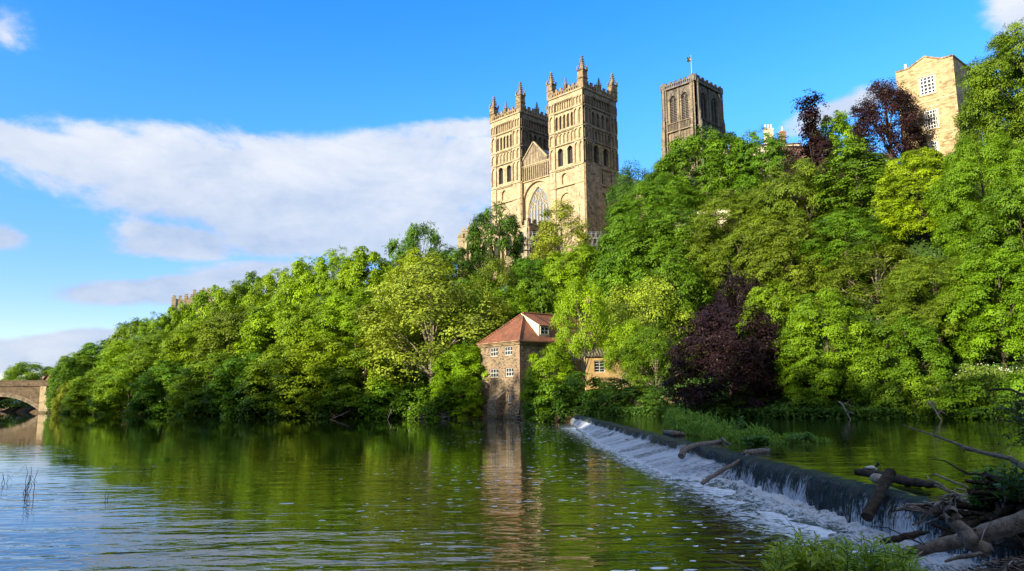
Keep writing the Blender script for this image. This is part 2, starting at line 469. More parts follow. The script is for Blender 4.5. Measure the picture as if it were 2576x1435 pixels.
MS['bridge'] = mat_stone('bridge_stone', (0.18, 0.13, 0.08), (0.115, 0.083, 0.055), (0.08, 0.06, 0.04), bw=0.9, bh=0.4, stain=0.6, stain_col=(0.07, 0.055, 0.045), seed=2)
MS['brick'] = mat_stone('red_brick', (0.45, 0.16, 0.08), (0.36, 0.12, 0.06), (0.4, 0.3, 0.22), bw=0.24, bh=0.09, stain=0.2, seed=4)
MS['ochre'] = mat_plain('ochre_render', (0.46, 0.31, 0.13), 0.9, 0.2, 0.7)
MS['cream'] = mat_plain('cream_render', (0.66, 0.55, 0.38), 0.9, 0.12, 0.7)
MS['white'] = mat_plain('white_paint', (0.52, 0.50, 0.46), 0.5, 0.06, 2.0)
MS['glass'] = mat_glass('window_glass')
MS['bluepane'] = mat_glass('leaded_glass', (0.13, 0.15, 0.17))
MS['tile'] = mat_tiles('clay_pantiles', (0.30, 0.115, 0.065), (0.20, 0.078, 0.046))
MS['slate'] = mat_tiles('stone_slates', (0.14, 0.12, 0.10), (0.20, 0.17, 0.14), 0.5)
MS['lead'] = mat_plain('lead_roof', (0.22, 0.23, 0.25), 0.6, 0.2, 1.0)
MS['steel'] = mat_plain('galvanised_tube', (0.2, 0.22, 0.25), 0.5, 0.1, 4.0, 0.4, 0.0)
MS['leaf'] = mat_leaf('leaf', 0.24)
MS['leaf_copper'] = mat_leaf('copper_leaf', 0.12)
MS['bark'] = mat_bark('bark_grey_brown', (0.13, 0.10, 0.07), (0.06, 0.045, 0.032))
MS['bark_pale'] = mat_bark('bark_pale', (0.27, 0.23, 0.16), (0.16, 0.13, 0.09))
MS['bark_dark'] = mat_bark('bark_dark', (0.045, 0.035, 0.028), (0.025, 0.02, 0.016))
MS['drift'] = mat_bark('driftwood', (0.27, 0.225, 0.185), (0.14, 0.112, 0.088), 9)
MS['drift_pale'] = mat_bark('bleached_driftwood', (0.48, 0.42, 0.35), (0.3, 0.25, 0.2), 9)
MS['drift_dark'] = mat_bark('wet_dark_wood', (0.085, 0.065, 0.048), (0.036, 0.028, 0.021), 9)
MS['rock'] = mat_plain('pale_rock', (0.30, 0.27, 0.22), 0.9, 0.3, 6, 0.2, 0, 0.6)
# ------------------------------------------------------------------ terrain
FAR = [(-900, 620), (-420, 420), (-220, 290), (-136, 216), (-102, 195), (-55, 153), (-28, 131), (-9, 122), (1.5, 113.2), (7.9, 98), (18, 86), (28, 77), (38, 72), (48, 68.5), (75, 60), (140, 40), (300, -20), (900, -300)]
NEAR = [(-900, 560), (-520, 380), (-250, 200), (-120, 100), (-50, 37), (-13, 7), (-4, 4.5), (5, 6.5), (8.4, 10.5), (11.5, 13.3), (16, 12.5), (24, 9), (60, -12), (300, -150), (900, -480)]
def sdist(P, poly):
    """Signed distance to a polyline, positive on its left-hand (upper) side."""
    P = np.asarray(P, float); best = np.full(len(P), 1e9); sgn = np.ones(len(P)); tx = np.zeros(len(P))
    for (x0, y0), (x1, y1) in zip(poly, poly[1:]):
        dx, dy = x1 - x0, y1 - y0; L2 = dx * dx + dy * dy
        k = np.clip(((P[:, 0] - x0) * dx + (P[:, 1] - y0) * dy) / L2, 0, 1)
        ex, ey = P[:, 0] - (x0 + k * dx), P[:, 1] - (y0 + k * dy)
        d = np.hypot(ex, ey); cr = dx * (P[:, 1] - y0) - dy * (P[:, 0] - x0)
        up = d < best - 1e-9
        best = np.where(up, d, best); sgn = np.where(up, np.sign(cr), sgn); tx = np.where(up, x0 + k * dx, tx)
    return best * sgn, tx
def sm(x, a, b):
    t = np.clip((x - a) / (b - a), 0, 1); return t * t * (3 - 2 * t)
PLX = [-900, -300, -180, -135, -105, -70, -40, -10, 15, 45, 80, 150, 900]
PLZ = [5, 5, 5, 5, 9, 20, 30, 40, 43, 41, 40, 38, 36]
PLL = [60, 60, 60, 60, 55, 60, 68, 84, 90, 55, 50, 50, 60]
def terrain(P):
    P = np.asarray(P, float)
    df, tx = sdist(P, FAR); dn, _ = sdist(P, NEAR)
    pl = np.interp(tx, PLX, PLZ); ln = np.interp(tx, PLX, PLL)
    s = np.clip(df / ln, 0, 1)
    zf = -1.6 + 3.2 * sm(df, -2.5, 2.0) + (pl - 1.6) * (0.35 * s + 0.65 * s * s * (3 - 2 * s))
    flat = np.exp(-(((P[:, 0] - 15) / 24) ** 2 + ((P[:, 1] - 115) / 17) ** 2) ** 2)
    zf = np.where(df > 0, zf * (1 - flat) + np.minimum(zf, 2.4) * flat, zf)
    b = -dn
    zn = -1.6 + 2.7 * sm(b, -2.0, 1.5) + 1.0 * sm(b, 1.5, 6) + 40 * sm(b, 9, 75) * np.interp(P[:, 0], [-330, -260, -190, -100, -60, -20], [.6, .8, 1.05, 1.0, 1.04, 1.0])
    heap = 0.0
    z = np.maximum(np.where(df > -2.6, zf, -1.6), np.where(b > -2.1, zn, -1.6))
    bump = 0.25 * np.sin(P[:, 0] * 0.9 + 1.3 * np.sin(P[:, 1] * .35)) * np.sin(P[:, 1] * 0.8 + 1.1)
    return z + np.where(z > 0.6, bump * np.clip(z - .6, 0, 1), 0)
def ground(x, y): return float(terrain([(x, y)])[0])

def axis(lo, hi, step, far):
    a = list(np.arange(lo, hi + .01, step)); d = step
    while a[-1] < far: d *= 1.35; a.append(a[-1] + d)
    d = step; b = []
    x = lo
    while x > -far: d *= 1.35; x -= d; b.append(x)
    return np.array(b[::-1] + a)
def sheet(name, xs, ys, zfun, mat, kind='structure'):
    X, Y = np.meshgrid(xs, ys); P = np.stack([X.ravel(), Y.ravel()], 1)
    Z = zfun(P)
    V = np.column_stack([P, Z]); nx, ny = len(xs), len(ys)
    i = (np.arange(ny - 1)[:, None] * nx + np.arange(nx - 1)[None]).ravel()
    Fc = np.stack([i, i + 1, i + nx + 1, i + nx], 1)
    me = bpy.data.meshes.new(name)
    me.from_pydata(V.tolist(), [], Fc.tolist())
    me.materials.append(mat); me.polygons.foreach_set('use_smooth', [True] * len(me.polygons))
    o = obj(name, me)
    o['kind'] = kind
    return o
def mat_ground():
    m, t = new_mat('woodland_ground')
    geo = t.node('ShaderNodeNewGeometry').outputs['Position']
    sp = t.node('ShaderNodeSeparateXYZ'); t.l.new(geo, sp.inputs[0])
    n = t.noise(geo, 0.8, 7, 0.7); n2 = t.noise(geo, 5, 5, 0.65)
    veg = t.mix(t.step(n2, 0.3, 0.7), (0.018, 0.034, 0.008), (0.05, 0.085, 0.018))
    mud = t.mix(t.step(n2, 0.3, 0.7), (0.075, 0.048, 0.028), (0.15, 0.10, 0.062))
    lo = t.step(t.math('ADD', sp.outputs[2], t.math('MULTIPLY', n, 1.0)), 2.2, 1.3)
    col = t.mix(lo, veg, mud)
    return finish(m, t, col, 0.95, t.bump(n2, 0.9, 0.12), 0.1)
sheet('ground', axis(-190, 130, 2.5, 4500), axis(-60, 330, 2.5, 4500), terrain, mat_ground())

# ------------------------------------------------------------------ water
WX = lambda y: 10.35 - 0.0245 * y              # the weir's crest line
POOL = 1.05
def mat_water(name, deep, wave, foam=True):
    m, t = new_mat(name)
    geo = t.node('ShaderNodeNewGeometry').outputs['Position']
    sp = t.node('ShaderNodeSeparateXYZ'); t.l.new(geo, sp.inputs[0])
    w1 = t.noise(t.mapping(geo, (0.34, 1.0, 1), rot=(0, 0, 0.16)), 0.85, 2, 0.5, 0.5)
    w2 = t.noise(t.mapping(geo, (0.45, 1.0, 1), (4, 2, 0), (0, 0, -0.14)), 2.3, 2, 0.5, 0.4)
    w3 = t.noise(t.mapping(geo, (0.8, 1.0, 1), (9, 2, 0)), 6, 2, 0.5)
    gust = t.noise(t.mapping(geo, (0.35, 1.0, 1)), 0.10, 3, 0.55, 0.5)
    h = t.math('ADD', t.math('ADD', t.math('MULTIPLY', w1, 1.0), t.math('MULTIPLY', w2, 0.40)), t.math('MULTIPLY', w3, 0.07))
    amp = t.math('ADD', t.math('MULTIPLY', t.step(gust, 0.35, 0.68), 0.75), 0.30)
    near_weir = t.step(t.math('ADD', sp.outputs[0], t.math('MULTIPLY', sp.outputs[1], 0.0245)), -14.0, 8.0)
    if foam: amp = t.math('ADD', amp, t.math('MULTIPLY', near_weir, 0.5))
    far = t.step(sp.outputs[1], 110, 15)
    amp = t.math('MULTIPLY', amp, t.math('ADD', t.math('ADD', t.math('MULTIPLY', far, 0.85), 0.13), t.math('MULTIPLY', t.step(sp.outputs[1], 44, 14), 1.3)))
    nb = t.bump(h, t.math('MULTIPLY', amp, wave), 0.26)
    mud = t.noise(geo, 0.22, 3, 0.5)
    col = t.mix(mud, tuple(x * 0.6 for x in deep), deep)
    rough = 0.025
    if foam:
        # flecks of river foam drifting off the weir: real white froth on the surface
        dw = t.math('SUBTRACT', 10.35, t.math('ADD', sp.outputs[0], t.math('MULTIPLY', sp.outputs[1], 0.0245)))
        wn = t.node('ShaderNodeTexNoise'); t.l.new(geo, wn.inputs['Vector']); wn.inputs['Scale'].default_value = 5.0; wn.inputs['Detail'].default_value = 3
        wv = t.node('ShaderNodeVectorMath', operation='MULTIPLY_ADD'); t.l.new(wn.outputs['Color'], wv.inputs[0]); wv.inputs[1].default_value = (.34, .34, .0); t.l.new(t.mapping(geo, (0.7, 1, 1)), wv.inputs[2])
        wp = wv.outputs[0]
        fl = t.node('ShaderNodeTexVoronoi', feature='F1'); t.l.new(wp, fl.inputs['Vector']); fl.inputs['Scale'].default_value = 3.6
        fsp = t.node('ShaderNodeSeparateColor'); t.l.new(fl.outputs['Color'], fsp.inputs[0])
        patch = t.noise(t.mapping(geo, (0.5, 1.0, 1), rot=(0, 0, 0.12)), 0.16, 4, 0.62, 0.8)
        dens = t.math('MULTIPLY', t.step(dw, 28, 4), t.step(patch, 0.34, 0.58))
        size = t.math('MULTIPLY', fsp.outputs[0], t.math('MULTIPLY', dens, 0.40))
        f1 = t.step(t.math('SUBTRACT', size, fl.outputs['Distance']), -0.03, 0.05)
        f1 = t.math('MULTIPLY', f1, t.step(fsp.outputs[1], 0.35, 0.4))
        fb = t.node('ShaderNodeTexVoronoi', feature='F1'); t.l.new(t.mapping(geo, (0.55, 1, 1), (3, 1, 0)), fb.inputs['Vector']); fb.inputs['Scale'].default_value = 0.85
        bsp = t.node('ShaderNodeSeparateColor'); t.l.new(fb.outputs['Color'], bsp.inputs[0])
        big = t.math('MULTIPLY', t.step(t.math('SUBTRACT', t.math('MULTIPLY', bsp.outputs[0], 0.17), t.math('ADD', fb.outputs['Distance'], t.math('MULTIPLY', w2, 0.1))), -0.06, -0.03), t.step(bsp.outputs[1], 0.62, 0.64))
        big = t.math('MULTIPLY', big, t.math('MULTIPLY', t.step(sp.outputs[1], 34, 24), t.step(dw, 24, 16)))
        churn = t.noise(t.mapping(geo, (0.8, 0.6, 1)), 3.4, 8, 0.78, 0.8)
        boil = t.math('MULTIPLY', t.step(t.math('ADD', t.math('MULTIPLY', churn, 1.0), t.math('MULTIPLY', t.step(dw, 6.5, 0.8), 0.34)), 0.66, 0.84), t.math('MULTIPLY', t.step(dw, 6.5, 1.5), t.step(sp.outputs[1], 94, 78)))
        foamf = t.math('MAXIMUM', t.math('MAXIMUM', f1, big), boil)
        col = t.mix(foamf, col, (0.72, 0.74, 0.76))
        rough = t.math('ADD', t.math('MULTIPLY', foamf, 0.7), 0.025)
    if not foam:        # bright green algae on the shallow stones just above the crest
        da = t.math('SUBTRACT', t.math('ADD', sp.outputs[0], t.math('MULTIPLY', sp.outputs[1], 0.0245)), 10.35)
        al = t.noise(t.mapping(geo, (1.4, .5, 1)), 0.9, 5, 0.65, 0.4)
        alf = t.math('MULTIPLY', t.step(al, 0.42, 0.60), t.step(t.math('ADD', da, t.math('MULTIPLY', al, 1.2)), 2.2, 1.1))
        alf = t.math('MULTIPLY', alf, t.step(sp.outputs[1], 40, 25))
        col = t.mix(alf, col, (0.13, 0.16, 0.012)); rough = t.math('ADD', t.math('MULTIPLY', alf, 0.3), 0.025)
    b = t.node('ShaderNodeBsdfPrincipled')
    t.l.new(col, b.inputs['Base Color']); t.put(b.inputs['Roughness'], rough)
    b.inputs['IOR'].default_value = 1.5 if foam else 1.36; b.inputs['Specular IOR Level'].default_value = 0.5
    t.l.new(nb, b.inputs['Normal'])
    o = t.node('ShaderNodeOutputMaterial'); t.l.new(b.outputs[0], o.inputs[0])
    return m
MS['river'] = mat_water('river_water', (0.018, 0.032, 0.004), 0.12)
MS['pool'] = mat_water('pool_water', (0.012, 0.020, 0.004), 0.20, foam=False)
mb = MB()
ys = [-120, 0, 9, 99.2]
mb.face([(-900, -120, 0), (10.1, -120, 0), (10.1, 9, 0), (WX(99) - .1, 99.5, 0), (WX(99) - .1, 160, 0), (-20, 200, 0), (-900, 700, 0)])
o = mb.build('water', MS['river']); o['kind'] = 'structure'
mb = MB()
mb.face([(WX(9) + .25, 9, POOL), (60, -30, POOL), (300, -170, POOL), (300, 0, POOL), (120, 60, POOL), (60, 80, POOL), (WX(99) + .25, 99.5, POOL)])
o = mb.build('water', MS['pool']); o['kind'] = 'structure'

# ------------------------------------------------------------------ weir
def mat_fall():
    m, t = new_mat('falling_water')
    uv = t.node('ShaderNodeTexCoord').outputs['UV']
    sp = t.node('ShaderNodeSeparateXYZ'); t.l.new(uv, sp.inputs[0])
    s1 = t.noise(t.mapping(uv, (5.0, 0.55, 1)), 1.0, 5, 0.65, 0.3)
    s2 = t.noise(t.mapping(uv, (10.0, 3.0, 1)), 1.0, 4, 0.6, 0.4)
    br = t.noise(t.mapping(uv, (0.45, 0.2, 1)), 1.0, 4, 0.6)
    fl = t.noise(t.mapping(uv, (3.0, 3.0, 1)), 2.0, 6, 0.7)
    low = t.step(sp.outputs[1], 0.25, 1.35)                # v = metres down from the crest
    s3 = t.noise(t.mapping(uv, (17.0, 6.0, 1)), 1.0, 4, 0.65, 0.5)
    k = t.math('ADD', t.math('ADD', t.math('MULTIPLY', s1, 0.22), t.math('MULTIPLY', s2, 0.28)), t.math('ADD', t.math('MULTIPLY', fl, 0.15), t.math('MULTIPLY', s3, 0.35)))
    k = t.math('ADD', k, t.math('MULTIPLY', t.math('SUBTRACT', br, 0.5), 0.75))
    k = t.math('ADD', k, t.math('MULTIPLY', low, 0.16))
    white = t.step(k, 0.555, 0.69)
    white = t.math('MULTIPLY', white, t.step(sp.outputs[1], 0.12, 0.40))
    apron = t.step(sp.outputs[1], 1.55, 1.75)
    rf = t.noise(t.mapping(uv, (6, 1.3, 1)), 1.0, 6, 0.7, 0.8)
    ra = t.noise(t.mapping(uv, (3.2, 4.2, 1)), 1.5, 7, 0.75, 0.6)
    aw = t.math('MULTIPLY', apron, t.step(t.math('ADD', t.math('MULTIPLY', rf, .3), t.math('MULTIPLY', ra, .7)), 0.38, 0.66))
    white = t.math('MAXIMUM', white, aw)
    dark = t.mix(s1, (0.007, 0.013, 0.016), (0.026, 0.046, 0.056))
    dark = t.mix(t.math('MULTIPLY', t.step(s2, .48, .68), .55), dark, (0.10, 0.125, 0.13))
    col = t.mix(white, dark, (0.56, 0.59, 0.63))
    h = t.math('ADD', t.math('MULTIPLY', s1, 1.0), t.math('MULTIPLY', s2, 0.5))
    b = t.node('ShaderNodeBsdfPrincipled')
    t.l.new(col, b.inputs['Base Color'])
    t.put(b.inputs['Roughness'], t.math('ADD', t.math('MULTIPLY', white, 0.35), 0.24)); b.inputs['IOR'].default_value = 1.17
    t.l.new(t.bump(t.math('ADD', h, t.math('MULTIPLY', s3, .6)), 1.0, 0.13), b.inputs['Normal'])
    o = t.node('ShaderNodeOutputMaterial'); t.l.new(b.outputs[0], o.inputs[0])
    return m
MS['fall'] = mat_fall()
def weir():
    rng = np.random.default_rng(5)
    root = empty('weir', (WX(50), 50, 0))
    tag(root, 'long low stone weir across the river, dark water sliding over its crest', 'weir')
    ss = np.concatenate([np.arange(8.5, 36, 0.09), np.arange(36, 99.3, 0.22)])
    # profile stations: t = metres downstream of the crest, z, for the near (plunging) and far (apron) parts
    near = [(-.45, 1.052), (-.2, 1.058), (0, 1.04), (.10, 1.0), (.18, .92), (.24, .8), (.29, .65), (.33, .48), (.36, .3), (.385, .12), (.40, -.06), (.41, -.2), (.42, -.25), (.43, -.3)]
    far = [(-.45, 1.052), (-.2, 1.058), (0, 1.04), (.10, 1.0), (.17, .93), (.23, .84), (.28, .72), (.32, .62), (.40, .53), (.75, .44), (1.3, .31), (1.9, .17), (2.5, .05), (2.9, -.06)]
    nv = [0, .02, .06, .14, .25, .4, .56, .74, .92, 1.1, 1.28, 1.4, 1.45, 1.5]
    fv = [0, .02, .06, .14, .25, .4, .56, .74, 1.75, 2.1, 2.7, 3.3, 3.9, 4.3]
    V = []; UV = []
    nse = rng.normal(0, 1, len(ss)); 
    for k in range(3): nse = np.convolve(nse, [.25, .5, .25], 'same')
    for i, s in enumerate(ss):
        f = float(sm(np.array([s]), 31.5, 33.5)[0])
        wob = 0.05 * math.sin(s * .7) + 0.03 * math.sin(s * 2.1 + 1)
        for j in range(len(near)):
            tt = near[j][0] * (1 - f) + far[j][0] * f; z = near[j][1] * (1 - f) + far[j][1] * f
            r = (0.05 * nse[i] + .012 * rng.normal()) * min(1, j / 4)
            if f > .5 and j > 8: z += rng.normal(0, .018); 
            if j > 7: tt = tt * (1 - f) + f * (.32 + (tt - .32) * float(np.interp(s, [33, 55, 97], [1, 1, .08])))
            V.append((WX(s) - tt - wob - r, s, z + (0.016 * nse[i] if j < 4 else 0)))
            UV.append((s, nv[j] * (1 - f) + fv[j] * f))
    n = len(near); Fc = []; L = []
    for i in range(len(ss) - 1):
        for j in range(n - 1):
            q = (i * n + j, i * n + j + 1, (i + 1) * n + j + 1, (i + 1) * n + j); Fc.append(q); L += [UV[k] for k in q]
    me = bpy.data.meshes.new('falling_water'); me.from_pydata(V, [], Fc); me.materials.append(MS['fall'])
    me.uv_layers.new(name='uv').data.foreach_set('uv', np.array(L).ravel())
    me.polygons.foreach_set('use_smooth', [True] * len(Fc))
    obj('falling_water', me, root)
    core = MB()
    core.face([(WX(8.5) + .3, 8.5, -1.4), (WX(99.3) + .3, 99.3, -1.4), (WX(99.3) + .3, 99.3, .98), (WX(8.5) + .3, 8.5, .98)])
    core.face([(WX(8.5) + .3, 8.5, .98), (WX(99.3) + .3, 99.3, .98), (WX(99.3) - .02, 99.3, .9), (WX(8.5) - .02, 8.5, .9)])
    core.build('sill_stones', MS['bridge'], root)
weir()

def mat_foam():
    m, t = new_mat('churned_foam')
    uv = t.node('ShaderNodeTexCoord').outputs['UV']
    geo = t.node('ShaderNodeNewGeometry').outputs['Position']
    sp = t.node('ShaderNodeSeparateXYZ'); t.l.new(uv, sp.inputs[0])
    n = t.noise(t.mapping(geo, (1.0, 0.55, 1)), 3.6, 8, 0.8, 0.7)
    n2 = t.noise(geo, 18, 3, 0.6)
    k = t.math('ADD', t.math('ADD', n, t.math('MULTIPLY', n2, 0.35)), t.math('MULTIPLY', sp.outputs[1], -0.22))
    w = t.step(k, 0.44, 0.68)
    col = t.mix(w, (0.030, 0.045, 0.020), (0.64, 0.67, 0.70))
    b = t.node('ShaderNodeBsdfPrincipled')
    t.l.new(col, b.inputs['Base Color']); t.put(b.inputs['Roughness'], t.math('ADD', t.math('MULTIPLY', w, 0.5), 0.08)); b.inputs['IOR'].default_value = 1.333
    t.l.new(t.bump(t.math('ADD', n, t.math('MULTIPLY', n2, .4)), 0.9, 0.08), b.inputs['Normal'])
    o = t.node('ShaderNodeOutputMaterial'); t.l.new(b.outputs[0], o.inputs[0])
    return m
def foam():
    """Churned water piled up below the fall: a bumpy strip that sinks into the river on its outer edge."""
    rng = np.random.default_rng(9)
    ss = np.concatenate([np.arange(10.5, 40, 0.11), np.arange(40, 92, 0.3)]); ts = np.linspace(0, 1, 22)
    S, T = np.meshgrid(ss, ts, indexing='ij')
    f = sm(S, 31.5, 33.5)
    w = (1.9 + .5 * np.sin(S * .8) + .35 * np.sin(S * 2.3 + 1)) * (1 - f) + (1.5 + .3 * np.sin(S * .5)) * f
    ap = np.interp(S, [33, 55, 97], [1, 1, .08]); w = w * (1 - f) + w * f * np.interp(S, [33, 55, 97], [1, .9, .1])
    start = .33 * (1 - f) + (.32 + 2.0 * ap) * f
    X = WX(S) - start - T * w
    bump = sum(a * np.sin(S * fx + p + T * ft) for a, fx, ft, p in ((.5, 3.1, 7, 0), (.4, 5.7, -9, 2), (.35, 9.3, 13, 4), (.3, 14.1, -17, 1)))
    Z = (0.10 * (1 - f) + .05 * f) * (1 - T) ** 1.2 + (0.035 + .045 * (1 - T)) * bump * (1 - .6 * f) * (1 - T ** 2) + rng.normal(0, .014, S.shape) * (1 - T) + 0.012 - 0.05 * T ** 4
    V = np.stack([X, S, Z], -1).reshape(-1, 3); n = len(ts)
    i = (np.arange(len(ss) - 1)[:, None] * n + np.arange(n - 1)[None]).ravel()
    Fc = np.stack([i, i + 1, i + n + 1, i + n], 1)
    me = bpy.data.meshes.new('white_foam'); me.from_pydata(V.tolist(), [], Fc.tolist()); me.materials.append(mat_foam())
    UV = np.stack([S, T], -1).reshape(-1, 2)
    me.uv_layers.new(name='uv').data.foreach_set('uv', UV[Fc.ravel()].ravel())
    me.polygons.foreach_set('use_smooth', [True] * len(Fc))
    o = obj('white_foam', me); tag(o, 'white churning foam along the foot of the weir', 'foam', kind='stuff')
foam()
# ------------------------------------------------------------------ cathedral
D = 2576 / 3993.0
def c1(x, y): return ((1780 + x / 1.7943) * D, (200 + y / 1.7938) * D)      # crop of the west front -> picture
def c2(x, y): return ((2400 + x / 1.993) * D, (180 + y / 1.993) * D)
UW = Vector((-.70, .71, 0)).normalized(); VE = Vector((.71, .70, 0)).normalized()
P0 = at_y(*c1(883, 252), 205.0)
def zc(y, Y=205.0): return at_y(*c1(890, y), Y).z
GZ = 42.5
SQ, SD = 13.2, 15.3                                  # tower front, tower depth

def pinnacle(x, y, z, s, hs, hp, parent, mats):
    """Square shaft, four little gablets and a crocketed spirelet."""
    mb = MB(); F = Fr((x, y), (-UW.x, -UW.y), (-VE.x, -VE.y))
    mb.box(F, -s / 2, s / 2, z, z + hs, -s / 2, s / 2)
    mb.box(F, -s * .58, s * .58, z + hs * .55, z + hs * .6, -s * .58, s * .58)
    mb.box(F, -s * .6, s * .6, z + hs, z + hs + .16, -s * .6, s * .6)
    for du, dd in ((-1, -1), (1, -1), (1, 1), (-1, 1)):
        u, d = du * s * .46, dd * s * .46
        mb.box(F, u - s * .1, u + s * .1, z + hs + .16, z + hs + .16 + hp * .16, d - s * .1, d + s * .1)
        b = [F.P(u - s * .1, z + hs + .16 + hp * .16, d - s * .1), F.P(u + s * .1, z + hs + .16 + hp * .16, d - s * .1), F.P(u + s * .1, z + hs + .16 + hp * .16, d + s * .1), F.P(u - s * .1, z + hs + .16 + hp * .16, d + s * .1)]
        for k in range(4): mb.face([b[k], b[(k + 1) % 4], F.P(u, z + hs + .16 + hp * .36, d)])
    n = 8; r = s * .40; zb = z + hs + .16
    mb.tube([F.P(0, zb, 0), F.P(0, zb + hp * .25, 0), F.P(0, zb + hp * .93, 0)], [r, r * .82, r * .12], 8)
    for i in range(1, 6):
        zz = zb + hp * (.14 + .15 * i); rr = r * (1 - .17 * i) + .05
        for k in range(4):
            a = math.pi / 4 + k * math.pi / 2
            uu, dd = rr * math.cos(a) * 1.2, rr * math.sin(a) * 1.2; e = s * .075
            mb.box(F, uu - e, uu + e, zz - e, zz + e, dd - e, dd + e)
    mb.tube([F.P(0, zb + hp * .9, 0), F.P(0, zb + hp * .94, 0), F.P(0, zb + hp * .97, 0), F.P(0, zb + hp, 0)], [.04, s * .13, s * .1, .03], 6)
    return mb.build('pinnacle', mats, parent)

def tier(mb, F, segs, z0, z1, dark=1, ns=4):
    """One storey of a tower face.  segs: (u0, u1, d, spec); spec: None plain wall, or keyword arguments of arcade."""
    prev = None
    for u0, u1, d, sp in segs:
        if sp is None: mb.face([F.P(u0, z0, d), F.P(u1, z0, d), F.P(u1, z1, d), F.P(u0, z1, d)])
        else: arcade(mb, F, u0, u1, z0, z1, d=d, ns=ns, **sp)
        if prev is not None and abs(prev - d) > .01:
            mb.face([F.P(u0, z0, prev), F.P(u0, z0, d), F.P(u0, z1, d), F.P(u0, z1, prev)])
        prev = d
def string(mb, F, w, z, h=.28, out=.22, d=0.0):
    mb.box(F, -out + d, w + out - d, z - h / 2, z + h / 2, d - .3, d + out)
def corbels(mb, F, u0, u1, z, n, d=0.0, sz=.3):
    for i in range(n):
        u = u0 + (u1 - u0) * (i + .5) / n
        mb.box(F, u - sz * .33, u + sz * .33, z - sz, z + sz * .4, d - .1, d + .34)

